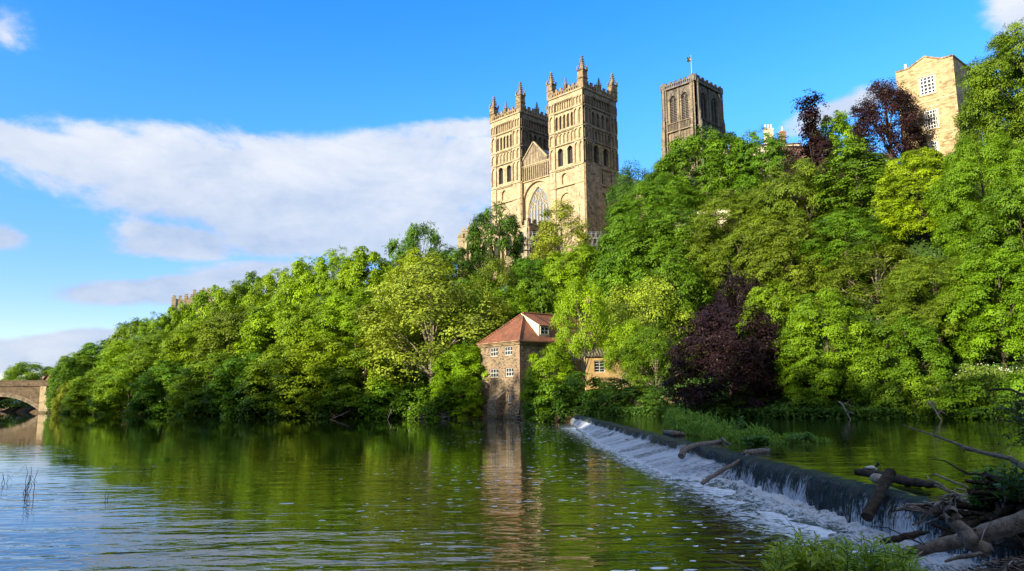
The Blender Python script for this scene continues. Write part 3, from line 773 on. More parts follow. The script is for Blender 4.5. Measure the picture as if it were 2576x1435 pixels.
LV = [zc(y) for y in (252, 290, 360, 374, 498, 516, 602, 612, 768, 790, 905, 1110)]
ZTOP, ZA1, ZA0, ZB1, ZB0, ZC1, ZC0, ZD1, ZD0, ZE1, ZE0, ZF0 = LV
def west_tower(k_off, label_mat, name, root):
    """A west tower: four faces of stacked blind arcades and belfry openings, pierced parapet, eight pinnacles."""
    base = P0 + UW * k_off
    mb = MB()
    corners = [base + UW * SQ, base, base + VE * SD, base + VE * SD + UW * SQ]
    frames = []
    for i in range(4):
        a, b = corners[i], corners[(i + 1) % 4]; u = (b - a).normalized()
        frames.append((Fr((a.x, a.y), (u.x, u.y), (u.y, -u.x)), (b - a).length))
    blind = lambda n, **k: dict(n=n, depth=.38, pier=.3, sill=.25, top=.3, kind=k.pop('kind', 'round'), back=0, shaft=.09, **k)
    for fi, (F, w) in enumerate(frames):
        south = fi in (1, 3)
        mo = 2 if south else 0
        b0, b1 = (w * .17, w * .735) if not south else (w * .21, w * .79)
        L, C, Rr = (0, b0, .34), (b0, b1, 0.0), (b1, w, .34)
        first = len(mb.f)
        S = lambda l, c, r: [(*L, l), (*C, c), (*Rr, r)]
        nl, nr = (1, 2) if not south else (2, 2)
        mb.face([F.P(0, ZA1, .3), F.P(w, ZA1, .3), F.P(w, ZTOP, .3), F.P(0, ZTOP, .3)])
        tier(mb, F, S(blind(nl * 2), blind(8 if not south else 7), blind(nr * 2 - (0 if south else 1))), ZA0, ZA1)
        corbels(mb, F, b0, b1, ZA1 - .1, 15)
        string(mb, F, w, ZTOP - .05, .45, .32, .3); string(mb, F, w, (ZA0 + ZB1) / 2, .3, .2, .32)
        mb.face([F.P(0, ZB1, .3), F.P(w, ZB1, .3), F.P(w, ZA0, .3), F.P(0, ZA0, .3)])
        tier(mb, F, S(blind(nl, kind='point', hood=.1), dict(n=5 if not south else 4, depth=1.1, pier=.3, sill=.35, top=.75, kind='point', back=1, shaft=.11, hood=.16), blind(nr, kind='point', hood=.1)), ZB0, ZB1)
        # a mullion and two lesser lights in every belfry opening
        nb = 5 if not south else 4; bay = (b1 - b0) / nb
        for i in range(nb):
            um = b0 + (i + .5) * bay
            mb.box(F, um - .11, um + .11, ZB0 + .35, ZB1 - 1.15, -.62, -.40)
            for k in range(9):
                zz = ZB0 + .7 + k * .58
                if zz < ZB1 - 2.0: mb.box(F, um - bay * .33, um + bay * .33, zz, zz + .09, -1.08, -.72, 3)
        string(mb, F, w, (ZB0 + ZC1) / 2, .3, .2, .32)
        mb.face([F.P(0, ZC1, .3), F.P(w, ZC1, .3), F.P(w, ZB0, .3), F.P(0, ZB0, .3)])
        tier(mb, F, S(blind(nl), blind(5 if not south else 6), blind(nr)), ZC0, ZC1)
        string(mb, F, w, (ZC0 + ZD1) / 2, .24, .16, .32)
        mb.face([F.P(0, ZD1, .3), F.P(w, ZD1, .3), F.P(w, ZC0, .3), F.P(0, ZC0, .3)])
        big = dict(n=2, depth=1.0, pier=.46, sill=.6, top=.6, kind='round', back=1, shaft=.13, hood=.2)
        tier(mb, F, S(blind(nl if not south else 3, kind='point'), big, blind(nr, kind='point')), ZD0, ZD1)
        string(mb, F, w, (ZD0 + ZE1) / 2, .34, .22, .34); corbels(mb, F, b0, b1, ZE1 + .35, 11)
        mb.face([F.P(0, ZE1, .3), F.P(w, ZE1, .3), F.P(w, ZD0, .3), F.P(0, ZD0, .3)])
        # storey with a single shallow niche, then the plain lower wall
        um = (b0 + b1) / 2 - .4
        niche = dict(n=1, depth=.5, pier=.35, sill=.8, top=.8, kind='round', back=0, shaft=.14, hood=.22)
        tier(mb, F, [(*L, None), (b0, um - 1.6, 0, None), (um - 1.6, um + 1.6, 0, niche), (um + 1.6, b1, 0, None), (*Rr, None)], ZE0, ZE1)
        string(mb, F, w, ZE0, .26, .18, .34)
        tier(mb, F, S(None, dict(n=1, depth=.35, pier=.45, sill=0, top=2.0, kind='round', back=0, hood=.2), None), ZF0 - 1, ZE0)
        mb.face([F.P(0, GZ - 3, .34), F.P(w, GZ - 3, .34), F.P(w, ZF0 - 1, .34), F.P(0, ZF0 - 1, .34)])
        if south:   # lower south wall: a broad buttress on the left, the wall beyond it set back
            mb.box(F, -.3, w * .45, GZ - 3, ZD0 - .4, 0.1, .62)
        # putlog slits
        for (uu, zz) in ((b1 + 1.5, ZE0 + 4.2), (b1 + 1.7, ZE0 - 4), (b0 * .5, ZE0 + 3.5), (b1 + 1.5, ZE0 - 8.5)):
            mb.box(F, uu - .09, uu + .09, zz, zz + 1.3, .2, .345 if not (south and uu < w * .45) else .63, 1)
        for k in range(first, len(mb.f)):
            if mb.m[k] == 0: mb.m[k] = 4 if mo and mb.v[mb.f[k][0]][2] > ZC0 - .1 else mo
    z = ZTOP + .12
    c = [(p.x, p.y, z) for p in corners]; mb.face(c)
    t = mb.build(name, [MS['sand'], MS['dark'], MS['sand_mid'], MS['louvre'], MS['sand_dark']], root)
    # parapet with pierced openings and battlements
    pm = MB(); hp = 2.15
    for fi, (F, w) in enumerate(frames):
        d = .38
        for dd in (d, d - .34): arcade(pm, F, 1.4, w - 1.4, z, z + hp * .56, 11, pier=.48, sill=.34, top=.22, kind='round', depth=.17 if dd == d else .165, d=dd, has_back=False, ns=3)
        pm.face([F.P(0, z + hp * .56, d), F.P(w, z + hp * .56, d), F.P(w, z + hp * .56, d - .34), F.P(0, z + hp * .56, d - .34)])
        n = 13; bw = (w - 2.4) / n
        for i in range(n):
            if i % 2 == 0: pm.box(F, 1.2 + i * bw, 1.2 + (i + 1) * bw, z + hp * .56, z + hp, d - .34, d + .02)
            else: pm.box(F, 1.2 + i * bw, 1.2 + (i + 1) * bw, z + hp * .56, z + hp * .66, d - .34, d + .02)
        for i in range(0, n, 2): pm.box(F, 1.2 + i * bw - .06, 1.2 + (i + 1) * bw + .06, z + hp, z + hp + .1, d - .4, d + .08)
    pm.build('parapet', [MS['sand_mid']], t)
    cc = (corners[0] + corners[2]) / 2
    for p in corners:
        q = p + (cc - p).normalized() * .75
        big = 1.12 if (p - base).length < .1 else 1.0
        pinnacle(q.x, q.y, z - .2, 2.05, 4.9 * big, 4.2 * big, t, [MS['sand_mid']])
    for i in range(4):
        q = (corners[i] + corners[(i + 1) % 4]) / 2; q = q + (cc - q).normalized() * .1
        pinnacle(q.x, q.y, z, 1.0, 2.6, 2.5, t, [MS['sand_mid']])
    return t

def cathedral():
    root = empty('cathedral', (P0.x, P0.y, GZ))
    tag(root, 'huge twin-towered golden stone cathedral on the wooded hill, with a dark square tower behind', 'cathedral')
    west_tower(0.0, None, 'west_tower', root)
    west_tower(SQ + 12.2, None, 'west_tower', root)
    # the wall between the towers: blind arcade, gable, great west window in its round arch
    mb = MB(); o = P0 + UW * (SQ + 12.2); w = 12.2
    F = Fr((o.x, o.y), (-UW.x, -UW.y), (-VE.x, -VE.y))
    u_w, z_top = F.hit(*c1(557, 938)); _, z_bot = F.hit(*c1(515, 1215)); _, z_sp = F.hit(*c1(560, 1085))
    u_l = F.hit(*c1(484, 1090))[0]; u_r = F.hit(*c1(633, 1090))[0]
    _, z_ar1 = F.hit(*c1(545, 783)); _, z_ar0 = F.hit(*c1(545, 893)); _, z_apex = F.hit(*c1(530, 632))
    hw = (u_r - u_l) / 2; um = (u_l + u_r) / 2
    z_sp = z_top - hw * 1.75
    d = -.5
    # round surround arch cut in the wall at plane d, the window wall set back
    ou0, ou1 = max(.25, um - hw - 1.25), min(w - .1, um + hw + 1.25); oh = (ou1 - ou0) / 2; oc = (ou0 + ou1) / 2
    ztopo = z_top + 1.5
    arc = arc_pts(ou0, ou1, ztopo - oh * 1.0, oh * 1.0, 'round', 8)
    zb = z_bot - 6
    Q = lambda pts, dd=d, m=0: mb.face([F.P(x, z, dd) for x, z in pts], m)
    Q([(-.4, zb), (ou0, zb), (ou0, z_ar0), (-.4, z_ar0)]); Q([(ou1, zb), (w + .4, zb), (w + .4, z_ar0), (ou1, z_ar0)])
    for k in range(len(arc) - 1): Q([arc[k], arc[k + 1], (arc[k + 1][0], z_ar0), (arc[k][0], z_ar0)])
    oo = [(ou0, zb)] + arc + [(ou1, zb)]
    for k in range(len(oo) - 1):
        mb.face([F.P(*oo[k], d), F.P(*oo[k], d - .55), F.P(*oo[k + 1], d - .55), F.P(*oo[k + 1], d)])
        if 0 < k < len(oo) - 2:
            g = 1.09
            o1 = [(oc + (x - oc) * g, ztopo - oh + (z - ztopo + oh) * g) for x, z in (oo[k], oo[k + 1])]
            mb.face([F.P(*oo[k], d + .12), F.P(*oo[k + 1], d + .12), F.P(*o1[1], d + .12), F.P(*o1[0], d + .12)])
            mb.face([F.P(*o1[0], d + .12), F.P(*o1[1], d + .12), F.P(*o1[1], d), F.P(*o1[0], d)])
    # inner wall with the pointed window
    warc = arc_pts(u_l, u_r, z_sp, z_top - z_sp, 'point', 9)
    di = d - .55
    Q([(ou0 - .3, zb), (u_l, zb), (u_l, ztopo), (ou0 - .3, ztopo)], di); Q([(u_r, zb), (ou1 + .3, zb), (ou1 + .3, ztopo), (u_r, ztopo)], di)
    Q([(u_l, zb), (u_r, zb), (u_r, z_bot), (u_l, z_bot)], di)
    for k in range(len(warc) - 1): Q([warc[k], warc[k + 1], (warc[k + 1][0], ztopo), (warc[k][0], ztopo)], di)
    wo = [(u_l, z_bot)] + warc + [(u_r, z_bot)]
    for k in range(len(wo)):
        a, b = wo[k], wo[(k + 1) % len(wo)]
        mb.face([F.P(*a, di), F.P(*a, di - .6), F.P(*b, di - .6), F.P(*b, di)])
    arcade(mb, F, -.4, w + .4, z_ar0, z_ar1, 15, pier=.34, sill=.25, top=.35, kind='round', depth=.4, d=d + .25, back=2, shaft=.1)
    string(mb, F, w, z_ar1, .3, .2, d + .25); string(mb, F, w, z_ar0, .3, .2, d + .25)
    # gable with stepped lancet panels
    gu = F.hit(*c1(532, 700))[0]; zg = z_ar1
    half = min(gu, w - gu) + .2
    G = [(gu - half - .3, zg), (gu + half + .3, zg), (gu + half + .3, zg + 1.2), (gu, z_apex), (gu - half - .3, zg + 1.2)]
    Q(G, d - .1, 2)
    for a, b in ((G[4], G[3]), (G[3], G[2])):
        nx, nz = -(b[1] - a[1]), b[0] - a[0]; L = math.hypot(nx, nz); nx, nz = nx / L * .32, nz / L * .32
        mb.face([F.P(*a, d + .25), F.P(*b, d + .25), F.P(b[0] + nx, b[1] + nz, d + .25), F.P(a[0] + nx, a[1] + nz, d + .25)])
        mb.face([F.P(a[0] + nx, a[1] + nz, d + .25), F.P(b[0] + nx, b[1] + nz, d + .25), F.P(b[0] + nx, b[1] + nz, d - .5), F.P(a[0] + nx, a[1] + nz, d - .5)])
        mb.face([F.P(*a, d + .25), F.P(*b, d + .25), F.P(*b, d - .1), F.P(*a, d - .1)])
    for k in (-2, -1, 0, 1, 2):
        h = (z_apex - zg) * (.74 - .22 * abs(k)); x0 = gu + k * 1.35
        aa = [(x0 - .45, zg + .25)] + arc_pts(x0 - .45, x0 + .45, zg + h - .8, .8, 'point', 4) + [(x0 + .45, zg + .25)]
        mb.face([F.P(*p, d - .06) for p in aa], 2)
        for s in (-1, 1): mb.box(F, x0 + s * .56 - .09, x0 + s * .56 + .09, zg + .2, zg + h - .5, d - .09, d + .12)
    front = mb.build('west_front', [MS['sand'], MS['dark'], MS['sand_dark']], root)
    # the west window: glass and stone tracery
    g = MB(); g.face([F.P(x, z, di - .5) for x, z in wo])
    win = g.build('west_window', MS['bluepane'], front)
    tr = MB(); dt = di - .35
    nl = 7
    for k in range(1, nl):
        x = u_l + (u_r - u_l) * k / nl
        zt = z_sp + 1.2 + 1.6 * (1 - abs(k - nl / 2) / (nl / 2))
        tr.box(F, x - .085, x + .085, z_bot, zt, dt - .12, dt + .12)
    for k in range(nl):
        a = u_l + (u_r - u_l) * k / nl; b = u_l + (u_r - u_l) * (k + 1) / nl
        ap = arc_pts(a, b, z_sp + .2, (b - a) * .85, 'point', 3)
        tr.tube([F.P(x, z, dt) for x, z in ap], [.075] * len(ap), 4)
        ap = arc_pts(a, b, z_bot + (z_sp - z_bot) * .40, (b - a) * .8, 'point', 3)
        tr.tube([F.P(x, z, dt) for x, z in ap], [.06] * len(ap), 4)
    inside = lambda x, z: z < z_sp or any(min(warc[k][0], warc[k + 1][0]) <= x <= max(warc[k][0], warc[k + 1][0]) and z < min(warc[k][1], warc[k + 1][1]) - .1 for k in range(len(warc) - 1))
    def curve(pts):
        pts = [p for p in pts if inside(*p)]
        if len(pts) > 1: tr.tube([F.P(x, z, dt) for x, z in pts], [.085] * len(pts), 4)
    H = z_top - z_sp
    for s in (-1, 1):       # flowing curvilinear tracery: two sub-arches, mouchettes and reversed S-curves
        for (x0, z0_, x1, z1_, bow) in ((1, 0, .12, .62, .30), (.0, .05, .62, .50, -.22), (.42, .1, .0, .78, .18), (.95, .25, .45, .68, -.12), (.15, .3, .55, .85, -.2), (.0, .45, .35, .95, -.12), (.7, .1, .32, .42, .12), (.28, .52, .0, .98, .14)):
            pts = []
            for k in range(9):
                q = k / 8; x = x0 + (x1 - x0) * q; z = z0_ + (z1_ - z0_) * q
                pts.append((um + s * hw * (x + bow * math.sin(math.pi * q) * .6), z_sp + H * (z + abs(bow) * .25 * math.sin(math.pi * 2 * q))))
            curve(pts)
        for (x, z, r) in ((.22, .40, .13), (.56, .32, .12), (.28, .72, .10), (0.001, .6, .1), (.8, .08, .1)):
            curve([(um + s * hw * x + r * hw * math.cos(a), z_sp + H * z + r * hw * 1.25 * math.sin(a)) for a in [2 * math.pi * k / 10 for k in range(11)]])
    tr.tube([F.P(x, z, dt) for x, z in wo], [.14] * len(wo), 5)
    tr.build('tracery', MS['dressed'], win)
    # nave behind
    mb = MB(); o2 = P0 + UW * 1.5 + VE * SD
    NF = Fr((o2.x, o2.y), (VE.x, VE.y), (-UW.x, -UW.y)); o3 = P0 + UW * (SQ * 2 + 10) + VE * SD
    L = 52
    zc0, zr = zg - 2, z_apex - 2.0
    n0 = P0 + UW * (SQ - 1.0); n1 = P0 + UW * (SQ + 12.6)
    A = [n0 + VE * 1.2, n1 + VE * 1.2, n1 + VE * (SD + L), n0 + VE * (SD + L)]
    mid0 = (A[0] + A[1]) / 2; mid1 = (A[2] + A[3]) / 2
    pz = lambda p, z: (p.x, p.y, z)
    for a, b in ((0, 3), (1, 2)): mb.face([pz(A[a], GZ - 2), pz(A[b], GZ - 2), pz(A[b], zc0), pz(A[a], zc0)])
    mb.face([pz(A[0], zc0), pz(A[3], zc0), pz(mid1, zr), pz(mid0, zr)], 1); mb.face([pz(A[1], zc0), pz(A[2], zc0), pz(mid1, zr), pz(mid0, zr)], 1)
    mb.face([pz(A[2], GZ), pz(A[3], GZ), pz(A[3], zc0), pz(mid1, zr), pz(A[2], zc0)])
    for off in (-1, 1):    # aisles
        a0 = (n0 if off < 0 else n1) + VE * SD; q = UW * (off * 7.0)
        e = VE * L
        mb.face([pz(a0 + q, GZ - 2), pz(a0 + q + e, GZ - 2), pz(a0 + q + e, GZ + 14), pz(a0 + q, GZ + 14)])
        mb.face([pz(a0 + q, GZ + 14), pz(a0 + q + e, GZ + 14), pz(a0 + e, GZ + 17), pz(a0, GZ + 17)], 1)
    mb.build('nave', [MS['sand_mid'], MS['lead']], root)
    central_tower(root)
    galilee(root)

def central_tower(root):
    p0 = at_y(*c2(612, 218), 249.0)
    zt = lambda y: at_y(*c2(625, y), 249.0).z
    S = 13.4; SV = 18.0
    corners = [p0 + UW * S, p0, p0 + VE * SV, p0 + VE * SV + UW * S]
    mb = MB(); pm = MB(); wins = []
    z_str, z_w1, z_w0, z_g1, z_g0, z_l0 = zt(268), zt(380), zt(548), zt(548), zt(612), zt(870)
    z_top = zt(226)
    frames = []
    for i in range(4):
        a, b = corners[i], corners[(i + 1) % 4]; u = (b - a).normalized()
        F = Fr((a.x, a.y), (u.x, u.y), (u.y, -u.x)); w = (b - a).length; frames.append(F)
        first = len(mb.f)
        c0, c1_ = 1.9, w - 1.9
        # belfry stage: two tall louvred windows under ogee hoods
        segs = [(0, c0, .5, None), (c0, c1_, 0, dict(n=2, depth=.7, pier=.42, sill=.3, top=2.6, kind='point', ratio=.75, back=1, hood=.22)), (c1_, w, .5, None)]
        tier(mb, F, segs, z_w0, z_str, ns=5)
        bay = (c1_ - c0) / 2
        for k in range(2):
            x = c0 + (k + .5) * bay; hwid = bay * .29; zap = z_str - 2.6
            for s in (-1, 1):           # ogee hood rising to a finial
                pts = [(x + s * (hwid + .25), zap - 1.9), (x + s * hwid * .8, zap - .4), (x + s * hwid * .35, zap + .5), (x + s * .12, zap + 1.1), (x, zap + 1.9)]
                mb.tube([F.P(px, z, .12) for px, z in pts], [.17] * 5, 5)
            mb.box(F, x - .3, x + .3, zap + 1.3, zap + 1.6, .0, .3)
            mb.box(F, x - .12, x + .12, z_w0 + .3, zap - 1.2, -.5, -.2)
            for q in (-1, 1):
                ap = arc_pts(x + min(0, q * hwid), x + max(0, q * hwid), zap - 1.9, .8, 'point', 3)
                mb.tube([F.P(px, z, -.3) for px, z in ap], [.09] * len(ap), 4)
            mb.tube([F.P(x + .4 * math.cos(a), zap - .85 + .4 * math.sin(a), -.3) for a in [k2 * math.pi / 4 for k2 in range(9)]], [.08] * 9, 4)
            nsl = 13
            for k2 in range(nsl):
                zz = z_w0 + .5 + (zap - 2.1 - z_w0 - .5) * k2 / nsl
                mb.face([F.P(x - hwid, zz, -.34), F.P(x + hwid, zz, -.34), F.P(x + hwid, zz + .34, -.62), F.P(x - hwid, zz + .34, -.62)], 3)
        mb.box(F, w / 2 - .32, w / 2 + .32, z_g0, z_str - .6, 0, .42)
        # panelled gallery band
        tier(mb, F, [(0, c0, .5, None), (c0, c1_, .25, dict(n=16, depth=.22, pier=.4, sill=.3, top=.35, kind='round', back=1)), (c1_, w, .5, None)], z_g0, z_g1, ns=2)
        for k in range(17):
            u = c0 + (c1_ - c0) * k / 16
            mb.box(F, u - .22, u + .22, z_g1, z_g1 + .5, -.02, .3)
        string(mb, F, w, z_g0, .4, .3, .5); string(mb, F, w, z_g1, .2, .2, .5)
        # lower stage
        tier(mb, F, [(0, c0, .7, None), (c0, c1_, 0, dict(n=2, depth=.8, pier=.5, sill=.3, top=4.6, kind='point', back=1, hood=.25)), (c1_, w, .7, None)], z_l0 - 4, z_g0, ns=5)
        for k in range(2):
            x = c0 + (k + .5) * bay
            for q in range(6): mb.box(F, x - .25, x + .25, z_g0 - 1.1 - q * .75, z_g0 - .75 - q * .75, 0, .25)
            for s in (-1, 1): mb.box(F, x + s * bay * .28 - .12, x + s * bay * .28 + .12, z_l0, z_g0 - .4, 0, .22)
        mb.box(F, w / 2 - .4, w / 2 + .4, z_l0 - 4, z_g0, 0, .5)
        mb.face([F.P(0, GZ + 6, .7), F.P(w, GZ + 6, .7), F.P(w, z_l0 - 4, .7), F.P(0, z_l0 - 4, .7)])
        # stepped corner buttresses with set-offs and little pinnacles
        for bu in (.35, w - .35):
            s = 1 if bu < w / 2 else -1
            for wd, za, zb, out in ((.62, z_w0 - .2, z_str, .95), (.78, z_g0, z_w0 + 1.5, 1.35), (.95, z_l0 - 10, z_g0 + .3, 1.75)):
                mb.box(F, bu - wd * .5 + s * .55, bu + wd * .5 + s * .55, za, zb, .4, out)
                p = F.P(bu + s * .55, zb, out - .25)
                mb.tube([p, (p[0], p[1], p[2] + .5), (p[0], p[1], p[2] + 1.9)], [.34, .3, .03], 5)
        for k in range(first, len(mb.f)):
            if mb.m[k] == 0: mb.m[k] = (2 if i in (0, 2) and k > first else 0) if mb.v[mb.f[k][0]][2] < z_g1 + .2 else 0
        string(mb, F, w, z_str, .45, .3, .5)
        # pierced parapet and battlements
        d = .62
        z0, zm = z_str + .2, z_str + (z_top - z_str) * .42
        for dd in (d, d - .4): arcade(pm, F, 1.3, w - 1.3, z0, zm + .9, 14, pier=.42, sill=.3, top=.25, kind='point', depth=.2 if dd == d else .19, d=dd, has_back=False, ns=2)
        pm.face([F.P(0, zm + .9, d), F.P(w, zm + .9, d), F.P(w, zm + .9, d - .4), F.P(0, zm + .9, d - .4)])
        n = 11; bw = (w - 2.2) / n
        for k in range(n):
            if k % 2 == 0:
                pm.box(F, 1.1 + k * bw, 1.1 + (k + 1) * bw, zm + .9, z_top + .25, d - .4, d + .02)
                pm.box(F, 1.02 + k * bw, 1.18 + (k + 1) * bw, z_top + .25, z_top + .4, d - .46, d + .08)
        for s0 in (0, w - 1.5):
            pm.box(F, s0 - .05 + (0 if s0 else -.3), s0 + 1.5 + (.35 if s0 else 0), z0 - .1, z_top + .3, d - 1.2, d + .1)
            pm.box(F, s0 + .3, s0 + .95, z_top + .3, z_top + 1.0, d - .9, d - .2)
    mb.face([(p.x, p.y, z_str + .1) for p in corners])
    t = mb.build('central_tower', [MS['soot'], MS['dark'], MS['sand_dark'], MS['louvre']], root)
    pm.build('parapet', MS['soot'], t)
    # flag
    base = at_y(*c2(592, 208), 253.0); top = at_y(*c2(594, 76), 253.0)
    f = empty('flagpole', base); tag(f, 'thin white flagpole with a small dark blue flag flying on the square central tower', 'flagpole')
    pl = MB(); pl.tube([(base.x, base.y, z_str), (base.x, base.y, base.z + 3), (base.x, base.y, top.z)], [.08, .07, .045], 8)
    pl.tube([(base.x, base.y, top.z), (base.x, base.y, top.z + .25)], [.12, .1], 8)
    pl.build('pole', MS['white'], f)
    fl = MB(); nx, nz = 16, 10; Wf, Hf = 1.7, 1.7
    def fp(a, b):
        x = -a * Wf; return (base.x - .1 + x * .9, base.y + .5 * math.sin(a * 5) * a + x * .25, top.z - .35 - b * Hf - .55 * a * a + .12 * math.sin(a * 7))
    for i in range(nx):
        for j in range(nz):
            cross = 6 <= i <= 8 or 4 <= j <= 5
            fl.face([fp(i / nx, j / nz), fp((i + 1) / nx, j / nz), fp((i + 1) / nx, (j + 1) / nz), fp(i / nx, (j + 1) / nz)], 1 if cross else 0)
    fl.build('flag', [mat_plain('navy_cloth', (0.02, 0.03, 0.07), .8, .1), mat_plain('yellow_cloth', (0.6, 0.42, 0.06), .8, .1)], f)

def crenel(mb, F, u0, u1, z, h, n, d0, d1, m=0):
    bw = (u1 - u0) / n
    for k in range(n):
        if k % 2 == 0:
            mb.box(F, u0 + k * bw, u0 + (k + 1) * bw, z, z + h, d0, d1, m); mb.box(F, u0 + k * bw - .06, u0 + (k + 1) * bw + .06, z + h, z + h + .14, d0 - .06, d1 + .06, m)

def galilee(root):
    """The low chapel in front of the west wall, its side to the river in three stepped, battlemented bays."""
    a = at_y(*c1(540, 1215), 212.0)               # its south-west corner
    z_top = at_y(*c1(470, 1205), 206.0).z
    c = P0 + UW * (SQ - 2.0) - VE * 12.0
    F = Fr((c.x, c.y), (-VE.x * -1, -VE.y * -1), (-UW.x, -UW.y))
    mb = MB()
    arcade(mb, F, 0, 10.4, GZ - 6, z_top, 2, pier=.45, sill=6.0, top=1.6, kind='point', depth=.5, back=1, hood=.2, front=2)
    for u in (0.1, 5.2, 10.0):
        mb.box(F, u - .5, u + .5, GZ - 6, z_top - 1.2, 0, .9, 2); mb.box(F, u - .35, u + .35, z_top - 1.2, z_top + .3, 0, .55, 2)
    string(mb, F, 10.4, z_top - .1, .3, .25)
    crenel(mb, F, 0, 10.4, z_top, 1.2, 9, -.4, .1, 2)
    o = c + UW * 25.5
    G = Fr((o.x, o.y), (-UW.x, -UW.y), (-VE.x, -VE.y)); w = 25.5
    arcade(mb, G, 0, w, GZ - 8, z_top - .6, 5, pier=.5, sill=8.5, top=1.5, kind='point', depth=.5, back=1, hood=.2)
    for u in [w * k / 5 for k in range(6)]:
        mb.box(G, u - .5, u + .5, GZ - 8, z_top - 1.6, 0, 1.0); mb.box(G, u - .35, u + .35, z_top - 1.6, z_top + .5, 0, .6)
    string(mb, G, w, z_top - .7, .3, .25); crenel(mb, G, 0, w, z_top - .55, 1.2, 21, -.4, .1)
    N = Fr((c.x + UW.x * 25.5, c.y + UW.y * 25.5), (VE.x, VE.y), (UW.x, UW.y))
    wall(mb, N, 0, 11.5, GZ - 8, z_top - .5); crenel(mb, N, 0, 11.5, z_top - .5, 1.2, 9, -.4, .1)
    b = c + VE * 11.5; q = o + VE * 11.5; pz = lambda p, z: (p.x, p.y, z)
    mb.face([pz(c, z_top - .9), pz(b, z_top - .3), pz(q, z_top - .3), pz(o, z_top - .9)], 3)
    mb.build('galilee_chapel', [MS['sand'], MS['dark'], MS['sand_mid'], MS['lead']], root)
cathedral()

# lower battlemented range running off to the south, and the stepped parapet north of the west front
def ranges():
    a = at_y(1503, 520, 222.0); top = at_y(1503, 516, 222.0).z
    r = empty('battlemented_range', (a.x, a.y, GZ)); tag(r, 'low golden stone range with battlements between the near cathedral tower and the big green tree', 'building')
    mb = MB(); F = Fr((a.x, a.y), (-UW.x, -UW.y), (-VE.x, -VE.y)); w = 22
    arcade(mb, F, 0, w, GZ - 3, top, 4, pier=.5, sill=6.5, top=2.2, kind='point', depth=.5, back=1, hood=.2)
    crenel(mb, F, 0, w, top, 1.1, 15, -.45, .05)
    Bk = Fr((a.x, a.y), (VE.x, VE.y), (UW.x, UW.y)); mb.box(F, 0, w, GZ - 3, top - .05, -9, -.6)
    mb.build('wall', [MS['sand'], MS['dark']], r)
    # stepped gable parapet beside the conifer, left of the west front
    b = at_y(1196, 566, 232.0)
    s = empty('stepped_parapet', (b.x, b.y, GZ)); tag(s, 'stepped pale stone parapet climbing to the right behind the dark drooping tree', 'building')
    mb = MB()
    tops = [(1152, 592), (1162, 578), (1176, 571), (1190, 558), (1206, 556), (1222, 540)]
    p0 = at_y(1152, 600, 232.0); F = Fr((p0.x, p0.y), (1, 0), (0, -1)); mpp = 232.0 / FPX
    for k, (px, py) in enumerate(tops):
        z = at_y(px, py, 232.0).z; u = (px - 1152) * mpp
        mb.box(F, u, u + 14 * mpp, GZ - 8, z, -2.5, 0.002 * k)
        mb.box(F, u, u + .9, z, z + .7, -.8, .05); mb.box(F, u - .1, u + 14 * mpp, z - .5, z - .25, -.2, .2)
        if k % 2: mb.box(F, u + .4, u + .9, z - 2.6, z - 1.2, -.1, .03, 1)
    mb.build('wall', [MS['sand'], MS['dark']], s)
ranges()

def scaffold(label, px0, px1, py0, py1, Y, n, rows, deep=2.0):
    a = at_y(px0, py1, Y); b = at_y(px1, py1, Y); zt = at_y(px0, py0, Y).z
    r = empty('scaffold', (a.x, a.y, a.z)); tag(r, label, 'scaffold')
    mb = MB(); pl = MB()
    for dy in (0, deep):
        for k in range(n + 1):
            q = a.lerp(b, k / n); mb.tube([(q.x, q.y + dy, a.z - 5), (q.x, q.y + dy, zt)], [.045, .045], 5)
        for j in range(rows + 1):
            z = a.z + (zt - a.z) * j / rows - .1; mb.tube([(a.x - .4, a.y + dy, z), (b.x + .4, b.y + dy, z)], [.045, .045], 5)
    for k in range(n):
        q0, q1 = a.lerp(b, k / n), a.lerp(b, (k + 1) / n); mb.tube([(q0.x, q0.y, a.z), (q1.x, q1.y, zt)], [.05, .05], 6)
    F = Fr((a.x, a.y), (1, 0), (0, -1))
    for j in range(1, rows): z = a.z + (zt - a.z) * j / rows - .25; pl.box(F, -.4, b.x - a.x + .4, z, z + .09, -deep, 0)
    mb.build('frame', MS['steel'], r); pl.build('platform', MS['drift_pale'], r)
scaffold('pale steel scaffold under the chapel wall, right of the dark drooping tree', 1318, 1352, 582, 640, 196, 3, 4)
scaffold('pale steel scaffold at the foot of the nearer twin tower', 1478, 1524, 582, 612, 200, 4, 2)
